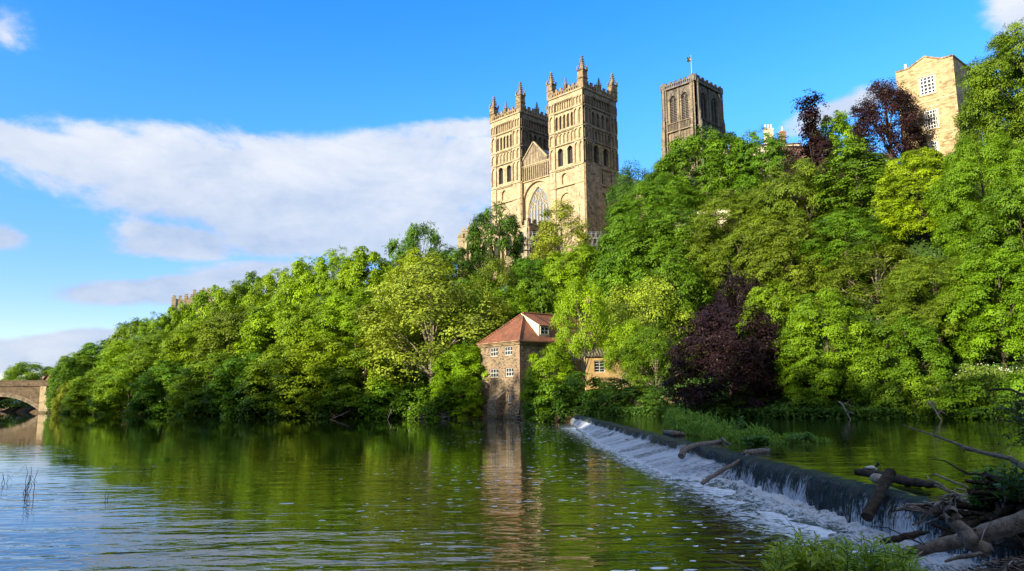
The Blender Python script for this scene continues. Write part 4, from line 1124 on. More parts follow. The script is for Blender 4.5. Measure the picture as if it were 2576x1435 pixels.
# ------------------------------------------------------------------ the mill
def c3(x, y): return ((1800 + x / 2.609) * D, (1150 + y / 2.609) * D)
def mill():
    N = Vector((1.05, 113.2, 0)); u_end = Vector((-.62, .785, 0)).normalized(); u_side = Vector((u_end.y, -u_end.x, 0))
    WE = 10.0; LS = 22.0
    ze = at_y(*c3(585, 468), N.y).z
    root = empty('mill', (N.x, N.y, 0)); tag(root, 'tall rubble stone mill with red pantile hipped roof standing in the river beside the weir', 'mill')
    o = N + u_end * WE
    E = Fr((o.x, o.y), (-u_end.x, -u_end.y), (-u_side.x, -u_side.y))      # river end, left to right
    S = Fr((N.x, N.y), (u_side.x, u_side.y), (-u_end.x, -u_end.y))        # long side
    def rect(F, x0, x1, y0, y1):
        a = F.hit(*c3(x0, y1)); b = F.hit(*c3(x1, y0)); return (a[0], b[0], a[1], b[1])
    he = [rect(E, 288, 366, 528, 626), rect(E, 432, 514, 516, 614), rect(E, 288, 369, 745, 838), rect(E, 445, 526, 735, 828), rect(E, 470, 515, 1010, 1098)]
    hs = [(5.2, 6.7, 5.4, 7.4), (10.3, 11.8, 5.4, 7.4), (15, 16.5, 5.4, 7.4), (5.2, 6.7, 9.0, 10.8), (10.3, 11.8, 9.0, 10.8), (14.9, 16.4, 9.0, 10.8)]
    mb = MB()
    wall(mb, E, 0, WE, 2.2, ze, he, .3); wall(mb, S, 0, LS, 2.2, ze, hs, .3)
    Bk = Fr((o.x + u_side.x * LS, o.y + u_side.y * LS), (-u_side.x, -u_side.y), (u_end.x, u_end.y)); wall(mb, Bk, 0, LS, -1, ze)
    En = Fr((N.x + u_side.x * LS, N.y + u_side.y * LS), (u_end.x, u_end.y), (u_side.x, u_side.y)); wall(mb, En, 0, WE, -1, ze)
    # battered footing
    fb = 1.1
    mb.face([E.P(-fb * 1.4, -1.2, fb), E.P(WE + fb * .3, -1.2, fb), E.P(WE, 2.2, 0), E.P(0, 2.2, 0)])
    mb.face([S.P(-fb * .3, -1.2, fb * .3), S.P(LS, -1.2, fb * .3), S.P(LS, 2.2, 0), S.P(0, 2.2, 0)])
    mb.face([E.P(-fb * 1.4, -1.2, fb), E.P(0, 2.2, 0), E.P(0, 2.2, -4), E.P(-fb * 1.4, -1.2, -4)])
    # long-and-short quoins, brick window heads
    q = MB()
    for k in range(20):
        z = 2.3 + k * (ze - 2.6) / 20; L = .75 if k % 2 else .45
        q.box(E, WE - L, WE + .015, z, z + .42, -.2, .015)
        q.box(S, 0.016, .4 if k % 2 else .7, z, z + .42, -.2, .015)
    for F, hh in ((E, he), (S, hs)):
        for h in hh:
            q.box(F, h[0] - .12, h[1] + .12, h[3], h[3] + .26, -.15, .02); q.box(F, h[0] - .1, h[1] + .1, h[2] - .14, h[2], -.2, .08)
    mb.merge(q, 1)
    mb.build('wall', [MS['rubble'], mat_stone('mill_brick_trim', (.36, .21, .12), (.26, .15, .09), (.3, .23, .16), .24, .09, stain=.4)], root)
    for k, h in enumerate(he): window(E, h, 3 if k < 4 else 2, 2 if k < 4 else 1, root, MS['white'], MS['glass'], d=-.2, bar=.09, edge=.11)
    for h in hs: window(S, h, 3, 2, root, MS['white'], MS['glass'], bar=.09, edge=.13)
    # stone cutwater buttress with a sloping top
    b = MB(); u0 = E.hit(*c3(358, 1100), .1)[0]; u1 = u0 + 2.2; z0, z1 = E.hit(*c3(400, 1065), 1.7)[1], E.hit(*c3(440, 975))[1]
    d = 1.9
    b.face([E.P(u0, -1, d), E.P(u1, -1, d), E.P(u1, z0, d), E.P(u0, z0, d)])
    b.face([E.P(u0, z0, d), E.P(u1, z0, d), E.P(u1, z1, 0), E.P(u0, z1, 0)])
    for u in (u0, u1): b.face([E.P(u, -1, d), E.P(u, z0, d), E.P(u, z1, 0), E.P(u, -1, 0)])
    b.build('buttress', MS['rubble'], root)
    # roof
    ov = .55; zo = ze - .02
    pitch_in = WE / 2
    ridge_z = at_y(*c3(620, 183), 120.5).z
    r = MB(); P = lambda F, u, z, d_: Vector(F.P(u, z, d_))
    A = P(E, -ov, zo, ov); B = P(E, WE + ov, zo, ov); Cc = P(S, LS + .3, zo, ov); Dd = P(Bk, -.3, zo, ov)
    mid = N + u_end * (WE / 2)
    R0 = Vector((*(mid + u_side * 4.9).xy, ridge_z)); R1 = Vector((*(mid + u_side * (LS + .3)).xy, ridge_z))
    slope = [(Vector(B), Vector(Cc), R1, R0), (Dd, A, R0, R1)]
    def slope_uv(a, b_, pts):
        e = (b_ - a).normalized(); n = (b_ - a).cross(pts[-1] - a).normalized(); up = n.cross(e)
        return [((p - a).dot(e), (p - a).dot(up)) for p in pts]
    for sl_ in slope: r.face(sl_, 0, slope_uv(sl_[0], sl_[1], sl_))
    hip = (A, B, R0); r.face(hip, 0, slope_uv(A, B, hip))
    for a, b_ in ((A, R0), (B, R0), (R0, R1)): r.tube([a + Vector((0, 0, .05)), b_ + Vector((0, 0, .05))], [.16, .16], 6, 0)
    rf = r.build('roof', MS['tile'], root)
    # stone-slated eaves courses
    ev = MB()
    for F, L in ((E, WE), (S, LS)):
        for k in range(3): ev.box(F, -.3 - .13 * k if F is E else -.3, L + .3 + .13 * k, ze - .45 + .21 * k, ze - .26 + .21 * k, -.1, .22 + .14 * k)
    ev.build('eaves', MS['sand_mid'], root)
    # catslide dormer
    dm = MB(); su = (ridge_z - zo) / (WE / 2 + ov)
    zroof = lambda dd: zo + (ov - dd) * su           # roof height at outward distance dd from the long wall
    d0 = -.55; u0, u1 = 4.3, 6.5; zt = zroof(d0) + 1.75; dr = -(WE / 2) + .25
    zr = zroof(dr) + .06
    dm.face([S.P(u0, zroof(d0) - .1, d0), S.P(u1, zroof(d0) - .1, d0), S.P(u1, zt, d0), S.P(u0, zt, d0)], 1)
    for u in (u0, u1): dm.face([S.P(u, zroof(d0) - .1, d0), S.P(u, zt, d0), S.P(u, zr, dr), S.P(u, zroof(dr) - .1, dr)], 1)
    t0 = [Vector(S.P(u0 - .12, zt + .08 - .12, d0 + .35)), Vector(S.P(u1 + .15, zt + .08 - .12, d0 + .35)), Vector(S.P(u1 + .15, zr + .08, dr)), Vector(S.P(u0 - .12, zr + .08, dr))]
    dm.face(t0, 0, slope_uv(t0[0], t0[1], t0))
    t1 = [p - Vector((0, 0, .12)) for p in t0]; dm.face([t0[0], t0[1], t1[1], t1[0]], 0); dm.face([t0[0], t0[3], t1[3], t1[0]], 1)
    dmo = dm.build('dormer', [MS['tile'], MS['cream']], root)
    window(S, (u0 + .25, u1 - .2, zroof(d0) + .25, zt - .2), 2, 2, dmo, MS['white'], MS['glass'], d=d0 + .1, bar=.1, edge=.16)
    # chimney at the far end of the ridge
    ch = MB(); pc = mid + u_side * 20.2; CF = Fr((pc.x, pc.y), (u_side.x, u_side.y), (-u_end.x, -u_end.y))
    zt = at_y(1490, 752, pc.y).z
    ch.box(CF, -.9, .9, ridge_z - 3, zt - .5, -.65, .65); ch.box(CF, -1.05, 1.05, zt - .5, zt - .2, -.8, .8); ch.box(CF, -.95, .95, zt - .2, zt, -.7, .7)
    ch.box(CF, -1.0, 1.0, ridge_z + .9, ridge_z + 1.1, -.75, .75)
    for k in (-.5, .5): p = CF.P(k, zt, 0); ch.tube([p, (p[0], p[1], zt + .7), (p[0], p[1], zt + .75)], [.2, .17, .21], 8)
    ch.build('chimney', mat_stone('chimney_brick', (.50, .27, .13), (.42, .22, .11), (.4, .3, .2), .24, .09, stain=.3), root)
mill()

# ------------------------------------------------------------------ ochre house behind the trees, its wall and fence
def simple_house(name, label, o, u, w, deep, z0, ze, zr, mwall, mroof, wins, chim=(), cat='house', along=True, group=None):
    """A gabled house: o = left front corner, u = direction of the front; wins = (u0,u1,z0,z1,cols,rows)."""
    u = Vector((*u, 0)).normalized(); n = Vector((u.y, -u.x, 0))
    root = empty(name, (o[0], o[1], z0)); tag(root, label, cat, group)
    F = Fr(o, (u.x, u.y), (n.x, n.y)); mb = MB()
    wall(mb, F, 0, w, z0, ze, [h[:4] for h in wins], .25)
    P = lambda a, z, d: Vector(F.P(a, z, d))
    if along:
        for a in (0, w): mb.face([P(a, z0, 0), P(a, z0, -deep), P(a, ze, -deep), P(a, zr, -deep / 2), P(a, ze, 0)])
        mb.face([P(0, z0, -deep), P(w, z0, -deep), P(w, ze, -deep), P(0, ze, -deep)])
    else:
        mb.face([P(0, ze, 0), P(w, ze, 0), P(w / 2, zr, 0)]); mb.face([P(0, z0, -deep), P(w, z0, -deep), P(w, ze, -deep), P(w / 2, zr, -deep), P(0, ze, -deep)])
        for a in (0, w): mb.face([P(a, z0, 0), P(a, z0, -deep), P(a, ze, -deep), P(a, ze, 0)])
    mb.build('wall', mwall, root)
    r = MB(); ov = .35
    if along: prs = [(P(-ov, ze - .12, ov), P(w + ov, ze - .12, ov), P(w + ov, zr + .08, -deep / 2), P(-ov, zr + .08, -deep / 2)), (P(w + ov, ze - .12, -deep - ov), P(-ov, ze - .12, -deep - ov), P(-ov, zr + .08, -deep / 2), P(w + ov, zr + .08, -deep / 2))]
    else: prs = [(P(-ov, ze - .12, -deep - ov), P(-ov, ze - .12, ov), P(w / 2, zr + .08, ov), P(w / 2, zr + .08, -deep - ov)), (P(w + ov, ze - .12, ov), P(w + ov, ze - .12, -deep - ov), P(w / 2, zr + .08, -deep - ov), P(w / 2, zr + .08, ov))]
    for p in prs:
        e = (p[1] - p[0]).normalized(); nn = (p[1] - p[0]).cross(p[3] - p[0]).normalized(); up = nn.cross(e)
        uv = [((q - p[0]).dot(e), (q - p[0]).dot(up)) for q in p]
        r.face(p, 0, uv); lo = [q - Vector((0, 0, .16)) for q in p]; r.face(lo, 0, uv)
        for k in range(4): r.face([p[k], p[(k + 1) % 4], lo[(k + 1) % 4], lo[k]], 0)
    rf = r.build('roof', mroof, root)
    for h in wins: window(F, h[:4], h[4], h[5], root, MS['white'], MS['glass'], bar=.08, edge=.12)
    for (cu, cd, ww, zt, npot, cm) in chim:
        c = MB(); zb = ze
        c.box(F, cu - ww / 2, cu + ww / 2, zb, zt - .35, cd - .45, cd + .45); c.box(F, cu - ww / 2 - .12, cu + ww / 2 + .12, zt - .35, zt, cd - .57, cd + .57)
        co = c.build('chimney', cm, rf if False else root)
        pt = MB()
        for k in range(npot):
            x = cu - ww / 2 + ww * (k + .5) / npot; p = F.P(x, zt, cd)
            pt.tube([p, (p[0], p[1], zt + .95), (p[0], p[1], zt + 1.0), (p[0], p[1], zt + 1.15)], [.24, .19, .25, .22], 8)
        pt.build('chimney_pot', MS['cream'] if npot != 2 else MS['brick'], co)
    return root, F
oz = lambda px, py, Y: at_y(px, py, Y)
a = oz(1473, 940, 121.0)
za = lambda y: oz(1500, y, 121.0).z
simple_house('house', 'ochre walled house with grey slate roof half hidden by trees right of the mill', (a.x, a.y), (.98, .16), 15.5, 8, 1.5, za(892), za(842), MS['ochre'], MS['slate'],
             [(1.5, 3.3, za(936), za(906), 2, 4), (8.2, 9.6, za(934), za(906), 2, 3), (11.2, 13.2, za(944), za(902), 2, 4)], [(14.2, -4, 1.5, za(826), 3, MS['cream'])])

def picket_fence(label, p0, p1, h):
    a, b = Vector(p0), Vector(p1); L = (b - a).length; u = (b - a).normalized()
    r = empty('picket_fence', a); tag(r, label, 'fence')
    F = Fr((a.x, a.y), (u.x, u.y), (u.y, -u.x)); mb = MB(); n = int(L / .22)
    for k in range(n): mb.box(F, k * .22, k * .22 + .1, a.z, a.z + h + .06 * math.sin(k * 1.7), 0, .03)
    mb.build('pickets', MS['drift_pale'], r)
    rl = MB()
    for z in (.25, .75): rl.box(F, 0, L, a.z + h * z, a.z + h * z + .09, -.05, -.002)
    rl.build('rail', MS['drift'], r)
    for k in range(int(L / 2.2) + 1):
        p = MB(); p.box(F, k * 2.2 - .06, k * 2.2 + .06, a.z - .4, a.z + h + .1, -.17, -.051); p.build('post', MS['drift'], r)
p0 = oz(1508, 962, 113.0); p1 = oz(1690, 957, 111.0); p0.z = p1.z = oz(1560, 968, 112).z
picket_fence('weathered wooden picket fence in front of the ochre house', p0, p1, 1.2)

def stone_wall(label, pts, z0, z1, thick, mat):
    r = empty('stone_wall', (pts[0][0], pts[0][1], 0)); tag(r, label, 'wall')
    mb = MB()
    cp = MB()
    for (x0, y0), (x1, y1) in zip(pts, pts[1:]):
        u = Vector((x1 - x0, y1 - y0, 0)); L = u.length; u.normalize(); F = Fr((x0, y0), (u.x, u.y), (u.y, -u.x))
        mb.box(F, 0, L, z0, z1, -thick, 0)
        k = 0.0
        rnd = random.Random(3)
        while k < L - .3:
            l = min(rnd.uniform(.7, 1.3), L - k); cp.box(F, k + .01, k + l - .01, z1, z1 + .16 + rnd.uniform(0, .03), -thick - .06, .07); k += l
    mb.build('wall', mat, r); cp.build('coping', MS['sand_mid'], r)
stone_wall('low pale stone landing wall between the mill and the end of the weir', [(1.6, 112.2), (5.8, 103.5), (8.2, 98.2)], -1.3, 1.5, 1.6, MS['sand_mid'])
stone_wall('low terrace wall of brown stone above the pool, under the ivy', [(10.5, 98.6), (15.8, 92.5), (20.5, 88.3)], -1.3, 3.0, 1.2, MS['sand_mid'])
e = empty('stone_ledge', (9, 97, 1)); tag(e, 'thin flat stone ledge at the water line behind the far end of the weir', 'ledge')
mb = MB(); F = Fr((8.3, 97.6), (.7, -.62), (-.62, -.7)); mb.box(F, 0, 15.5, .9, 1.22, -.6, .5); mb.box(F, 0, 15.5, .5, .9, -.5, .35)
mb.build('slab', MS['sand_mid'], e)

# ------------------------------------------------------------------ tall stone house at the top right
def c5(x, y): return ((3000 + x / 2.0504) * D, (0 + y / 2.05) * D)
def hill_house():
    pn = at_y(*c5(1465, 437), 118.0)
    u = Vector((.66, -.75, 0)).normalized()           # left to right along the lit front
    n = Vector((u.y, -u.x, 0))
    F0 = Fr((pn.x, pn.y), (u.x, u.y), (n.x, n.y))
    ul, _ = F0.hit(*c5(1010, 590)); o = Vector(F0.P(ul, 0)); w = -ul
    F = Fr((o.x, o.y), (u.x, u.y), (n.x, n.y))
    z = lambda x, y: F.hit(*c5(x, y))
    zt = z(1465, 447)[1]; zl = z(1010, 583)[1]
    ga, gz = z(1240, 456); gl, glz = z(1108, 556); gr, grz = z(1372, 470)
    grz = glz = (glz + grz) / 2
    g0 = 34.0
    root = empty('stone_house', (pn.x, pn.y, g0)); tag(root, 'tall golden stone house with white sash windows and shallow gable high above the trees', 'house')
    def rect(x0, x1, y0, y1):
        xm, ym = (x0 + x1) / 2, (y0 + y1) / 2
        return (z(x0, ym)[0], z(x1, ym)[0], z(xm, y1)[1], z(xm, y0)[1])
    hs = [rect(1200, 1325, 605, 752), rect(1240, 1350, 872, 1030), rect(1283, 1355, 1122, 1290)]
    mb = MB()
    zb = min(zt, zl, grz) - .2
    wall(mb, F, 0, w, g0, zb, hs, .28)
    mb.face([F.P(0, zb), F.P(w, zb), F.P(w, zt), F.P(gr, grz), F.P(ga, gz), F.P(gl, glz), F.P(gl - .02, zl), F.P(0, zl)])
    Rr = Fr((pn.x, pn.y), (-n.x, -n.y), (u.x, u.y)); wall(mb, Rr, 0, 11, g0, zt)
    Lf = Fr((o.x - n.x * 11, o.y - n.y * 11), (n.x, n.y), (-u.x, -u.y)); wall(mb, Lf, 0, 11, g0, zl)
    Bk = Fr((pn.x - n.x * 11, pn.y - n.y * 11), (-u.x, -u.y), (-n.x, -n.y)); wall(mb, Bk, 0, w, g0, zb)
    mb.build('wall', MS['bldg'], root)
    tr = MB()
    for s in hs:
        tr.box(F, s[0] - .22, s[0], s[2], s[3], -.15, .03); tr.box(F, s[1], s[1] + .22, s[2], s[3], -.15, .03)
        tr.box(F, s[0] - .3, s[1] + .3, s[2] - .2, s[2], -.2, .14)
    h = hs[0]; um = (h[0] + h[1]) / 2           # relieving arch over the top window
    tr.box(F, hs[0][0] - .22, hs[0][1] + .22, hs[0][3], hs[0][3] + .35, -.15, .04)
    tr.box(F, hs[1][0] - .3, hs[1][1] + .3, hs[1][3] + .35, hs[1][3] + .8, -.1, .06)
    tr.box(F, hs[2][0] - .22, hs[2][1] + .22, hs[2][3], hs[2][3] + .35, -.15, .04)
    aw = (h[1] - h[0]) / 2 + .2
    for k in range(17):
        a0 = math.pi * (.14 + .72 * k / 17); a1 = math.pi * (.14 + .72 * (k + .8) / 17)
        pts = [F.P(um - r * math.cos(a), h[3] - .7 + r * .95 * math.sin(a), .03) for r, a in ((aw, a0), (aw, a1), (aw + .5, a1), (aw + .5, a0))]
        tr.face(pts)
    for zz in ((hs[1][3] + hs[0][2]) / 2, ): tr.box(F, 0, w, zz, zz + .28, -.1, .07)
    zz2 = (hs[1][2] + hs[2][3]) / 2; tr.box(F, 0, w, zz2, zz2 + .25, -.1, .07)
    tr.build('dressings', MS['dressed'], root)
    cp = MB()
    line = [(0, zl), (gl, zl), (gl, glz), (ga, gz), (gr, grz), (w, zt)]
    for (a, b) in zip(line, line[1:]):
        cp.face([F.P(a[0], a[1], .12), F.P(b[0], b[1], .12), F.P(b[0], b[1] + .28, .12), F.P(a[0], a[1] + .28, .12)])
        cp.face([F.P(a[0], a[1] + .28, .12), F.P(b[0], b[1] + .28, .12), F.P(b[0], b[1] + .28, -.4), F.P(a[0], a[1] + .28, -.4)])
        cp.face([F.P(a[0], a[1], .12), F.P(b[0], b[1], .12), F.P(b[0], b[1], 0), F.P(a[0], a[1], 0)])
    cp.box(Rr, -.12, 11, zt, zt + .28, -.4, .12)
    cp.build('coping', MS['sand_mid'], root)
    rf = MB()
    P = lambda a, zz, d: F.P(a, zz, d)
    rf.face([P(gl, glz, -.3), P(ga, gz, -.3), P(ga, gz, -11), P(gl, glz, -11)]); rf.face([P(gr, grz, -.3), P(ga, gz, -.3), P(ga, gz, -11), P(gr, grz, -11)])
    rf.face([P(0, zl - .1, -.3), P(gl, zl - .1, -.3), P(gl, zl - .1, -11), P(0, zl - .1, -11)]); rf.face([P(gr, grz, -.3), P(w, zt - .1, -.3), P(w, zt - .1, -11), P(gr, grz, -11)])
    rf.build('roof', MS['slate'], root)
    c = MB(); c.box(F, gl - 1.2, gl - .2, zl - .2, zl + .5, -1.6, -.6); p = F.P(gl - .7, zl + .5, -1.1)
    co = c.build('chimney', MS['bldg'], root); c2_ = MB(); c2_.tube([p, (p[0], p[1], p[2] + .8), (p[0], p[1], p[2] + .95)], [.28, .24, .27], 9); c2_.build('chimney_pot', MS['white'], co)
    for k, s in enumerate(hs): window(F, s, 4 if k == 0 else 5, (5, 5, 5)[k], root, MS['white'], MS['glass'], bar=.16 if k == 0 else .10, edge=.2)
hill_house()

# houses whose chimneys show over the trees right of the dark tower
a = oz(1917, 350, 175); tz = lambda y: oz(1945, y, 175).z
simple_house('house', 'cream house showing one broad chimney with pale pots over the treetops', (a.x - 1, a.y), (1, -.1), 10, 8, 38, tz(362), tz(350), MS['cream'], MS['slate'], [(2, 3.2, tz(400), tz(386), 2, 2)],
             [(3.6, -4, 2.1, tz(311), 3, MS['cream'])])
a = oz(1975, 350, 172); tz = lambda y: oz(1985, y, 172).z
simple_house('house', 'brick house showing one narrow chimney with a single pot left of the upper purple tree', (a.x, a.y), (1, .05), 8, 8, 38, tz(366), tz(352), MS['brick'], MS['slate'], [(2, 3.2, tz(400), tz(386), 2, 2)],
             [(1.2, -4, 1.25, tz(315), 1, MS['brick'])])
a = oz(1848, 420, 195); tz = lambda y: oz(1860, y, 195).z
simple_house('house', 'pale gabled house with brown twin-pot chimney in the gap right of the dark tower', (a.x, a.y), (.95, .3), 9, 8, 38, tz(388), tz(362), MS['cream'], MS['slate'], [(1.3, 3.0, tz(398), tz(389), 2, 2), (4.5, 6, tz(420), tz(400), 2, 3)],
             [(1.0, -1.6, 2.0, tz(349), 2, MS['bridge'])])
a = oz(1690, 548, 150); tz = lambda y: oz(1690, y, 150).z
simple_house('house', 'pale roofed house glimpsed through the big round green tree below the dark tower', (a.x, a.y), (.9, -.4), 11, 8, 33, tz(560), tz(528), MS['cream'], MS['cream'], [(2, 3.2, tz(580), tz(565), 2, 2)])

# ------------------------------------------------------------------ castle wall, bridge and houses on the left
def castle():
    a = oz(434, 768, 240); r = empty('castle_wall', (a.x, a.y, 20)); tag(r, 'battlemented pale stone castle wall stepping up behind the trees on the left skyline', 'castle')
    F = Fr((a.x, a.y), (.94, .34), (.34, -.94)); mb = MB(); m = 240 / FPX
    tops = [(434, 480, 751, 6), (462, 482, 746, 3), (480, 502, 734, 3), (502, 530, 728, 4)]
    for k, (x0, x1, y, n) in enumerate(tops):
        z = oz(x0, y, 240).z; u0, u1 = (x0 - 434) * m, (x1 - 434) * m
        mb.box(F, u0, u1, 18, z, -3 - k * .1, -.05 * k); crenel(mb, F, u0, u1, z, 1.0, max(3, n | 1), -.6 - .05 * k, -.04 * k + .03)
    mb.box(F, -.35, .9, 18, oz(434, 747, 240).z, -1.2, .25)
    mb.build('wall', [MS['sand']], r)
castle()

def bridge():
    Y = 213.0; zt = oz(60, 968, Y).z; zc = oz(2, 997, Y).z; zs = 0.6
    p = oz(106, 1030, Y); xr = p.x; xl = oz(2, 990, Y).x - .5
    r = empty('stone_bridge', (xr, Y, 0)); tag(r, 'brown stone arch bridge crossing the river at the far left', 'bridge')
    half = (oz(98, 1030, Y).x - xl); mb = MB()
    L = 2 * half + 30
    F = Fr((xr - L, Y), (1, 0), (0, -1)); cu = L - (xr - xl)     # arch crown in wall coordinates
    rise = zc - zs
    def arch(cu, d, m=0):
        n = 20; R_ = (rise * rise + half * half) / (2 * rise); pts = []
        for k in range(n + 1):
            x = -half + 2 * half * k / n; pts.append((cu + x, zs - (R_ - rise) + math.sqrt(R_ * R_ - x * x)))
        return pts
    W = 10.5
    spans = [cu]
    pts = arch(cu, 0)
    for dd in (0, -W):
        mb.face([F.P(cu + half, -1.5, dd), F.P(L + 7, -1.5, dd), F.P(L + 7, zt, dd), F.P(cu + half, zt, dd)]); mb.face([F.P(0, -1.5, dd), F.P(cu - half, -1.5, dd), F.P(cu - half, zt, dd), F.P(0, zt, dd)])
        for k in range(len(pts) - 1): mb.face([F.P(*pts[k], dd), F.P(*pts[k + 1], dd), F.P(pts[k + 1][0], zt, dd), F.P(pts[k][0], zt, dd)])
    for k in range(len(pts) - 1): mb.face([F.P(*pts[k], 0), F.P(*pts[k + 1], 0), F.P(*pts[k + 1], -W), F.P(*pts[k], -W)], 1)
    for s in (cu - half, cu + half): mb.face([F.P(s, -1.5, 0), F.P(s, -1.5, -W), F.P(s, zs, -W), F.P(s, zs, 0)])
    mb.face([F.P(0, zt, 0), F.P(L + 7, zt, 0), F.P(L + 7, zt, -W), F.P(0, zt, -W)])
    mb.build('arch_wall', [MS['bridge'], MS['soot']], r)
    v = MB()            # two rings of arch stones, proud of the wall
    for off, th, out in ((0, .55, .16), (.6, .5, .08)):
        for k in range(len(pts) - 1):
            (x0, z0), (x1, z1) = pts[k], pts[k + 1]; c0, cz = cu, zs - (rise * rise + half * half) / (2 * rise) + rise
            def g(x, z, e): a = math.atan2(z - cz, x - c0); return (x + e * math.cos(a), z + e * math.sin(a))
            q = [g(x0, z0, off), g(x1, z1, off), g(x1, z1, off + th), g(x0, z0, off + th)]
            v.face([F.P(*p_, out) for p_ in q]); v.face([F.P(*q[0], out), F.P(*q[1], out), F.P(*q[1], 0), F.P(*q[0], 0)]); v.face([F.P(*q[3], out), F.P(*q[2], out), F.P(*q[2], 0), F.P(*q[3], 0)])
    v.build('arch_ring', MS['sand_dark'], r)
    pp = MB(); pp.box(F, 0, L + 7, zt, zt + 1.15, -.4, .12); pp.box(F, 0, L + 7, zt - .35, zt - .02, -.2, .32); pp.box(F, 0, L + 7, zt + 1.15, zt + 1.35, -.5, .2)
    pp.box(F, 0, L + 7, zt + .01, zt + 1.2, -W, -W + .4)
    pp.build('parapet', MS['bridge'], r)
    b = MB(); b.box(F, L - .7, L + 1.0, -1.5, zt - .4, .0, .55); b.build('pilaster', MS['sand'], r)
bridge()
def rivers_left():
    p = oz(104, 975, 225); tz = lambda y: oz(104, y, 225).z
    simple_house('gabled_house', 'tall narrow red brick gable house beside the end of the bridge', (p.x, p.y), (1, .15), 5.5, 9, 4, tz(960), tz(925), MS['brick'], MS['tile'], [(1.2, 2.2, tz(958), tz(946), 2, 2), (3.2, 4.3, tz(958), tz(946), 2, 2), (1.2, 2.4, tz(985), tz(968), 2, 2)], along=False)
    p = oz(112, 1030, 206); tz = lambda y: oz(115, y, 206).z
    simple_house('waterside_house', 'small cream house at the water line under the bridge end', (p.x, p.y), (1, .2), 3.6, 5, .3, tz(990), tz(975), MS['cream'], MS['slate'], [(.5, 1.5, tz(1012), tz(996), 2, 3), (2.2, 3.2, tz(1012), tz(996), 2, 3), (2.0, 3.2, tz(1030), tz(1018), 2, 2)])
    p = oz(-60, 985, 290); tz = lambda y: oz(10, y, 290).z
    simple_house('flat_block', 'long brown brick building behind the bridge parapet at the left edge', (p.x, p.y), (1, .02), 16, 10, 3, tz(962), tz(955), MS['brick'], MS['slate'], [(10 + 2.0 * k, 11 + 2.0 * k, tz(975), tz(966), 2, 2) for k in range(3)], cat='building')
    p = oz(-40, 1015, 260); tz = lambda y: oz(5, y, 260).z
    simple_house('terrace_house', 'pale house seen through the bridge arch at the left edge', (p.x, p.y), (1, .02), 7.5, 8, 1, tz(1003), tz(995), MS['cream'], MS['slate'], [(5.2, 6.2, tz(1020), tz(1010), 2, 2)])
    b = empty('jetty', (-128, 207, 0)); tag(b, 'low stone landing ledge at the foot of the bridge', 'landing')
    p0 = oz(130, 1034, 205); q0 = oz(205, 1034, 201)
    mb = MB(); F = Fr((p0.x - 5, p0.y), (1, -.1), (-.1, -1)); mb.box(F, 0, 9, -.5, .45, -3, 0); mb.box(F, 4, 8, .45, .7, -2.5, -.3); mb.build('slab', MS['bridge'], b)
rivers_left()
# ------------------------------------------------------------------ foliage
def nrmz(a): return a / np.maximum(np.linalg.norm(a, axis=1, keepdims=True), 1e-9)
def leaf_mesh(name, pos, nrm, axis, L, W, tone, mat):
    """One small pointed blade per row: pos centre, nrm facing, axis its length direction."""
    axis = nrmz(axis - nrm * np.sum(axis * nrm, 1, keepdims=True)); b = np.cross(nrm, axis)
    L = np.broadcast_to(np.asarray(L, float), (len(pos),))[:, None]; W = np.broadcast_to(np.asarray(W, float), (len(pos),))[:, None]
    V = np.stack([pos - axis * L * .5, pos + b * W * .5 + axis * L * .06, pos + axis * L * .5 - nrm * L * .10, pos - b * W * .5 + axis * L * .06], 1).reshape(-1, 3)
    n = len(pos); me = bpy.data.meshes.new(name)
    me.vertices.add(4 * n); me.loops.add(4 * n); me.polygons.add(n)
    me.vertices.foreach_set('co', V.ravel().astype(np.float32))
    me.loops.foreach_set('vertex_index', np.arange(4 * n, dtype=np.int32))
    me.polygons.foreach_set('loop_start', np.arange(0, 4 * n, 4, dtype=np.int32))
    at = me.attributes.new('tone', 'FLOAT', 'POINT'); at.data.foreach_set('value', np.repeat(tone, 4).astype(np.float32))
    me.materials.append(mat); me.update(calc_edges=True)
    return me

def env(shape, t):
    """Crown half-width (0..1) at relative height t (0 bottom, 1 top)."""
    if shape == 'dome': return np.where(t > .38, np.sqrt(np.clip(1 - ((t - .38) / .62) ** 2, 0, 1)), .72 + .28 * (t / .38))
    if shape == 'skirt': return np.where(t > .25, np.sqrt(np.clip(1 - ((t - .25) / .75) ** 2, 0, 1)), .9 + .1 * t / .25)
    if shape == 'cone': return .07 + .93 * np.clip(1 - t, 0, 1) ** 1.5 * np.clip(.55 + t * 2, 0, 1)
    if shape == 'spire': return np.where(t < .64, .15 + .85 * np.sqrt(np.clip(1 - ((t - .26) / .40) ** 2, 0, 1)), .10)
    if shape == 'column': return np.sin(math.pi * np.clip(.12 + .88 * t, 0, 1)) ** .8 * .9 + .06
    if shape == 'flat': return np.where(t > .5, np.sqrt(np.clip(1 - ((t - .5) / .5) ** 2, 0, 1)), .35 + .65 * t / .5)
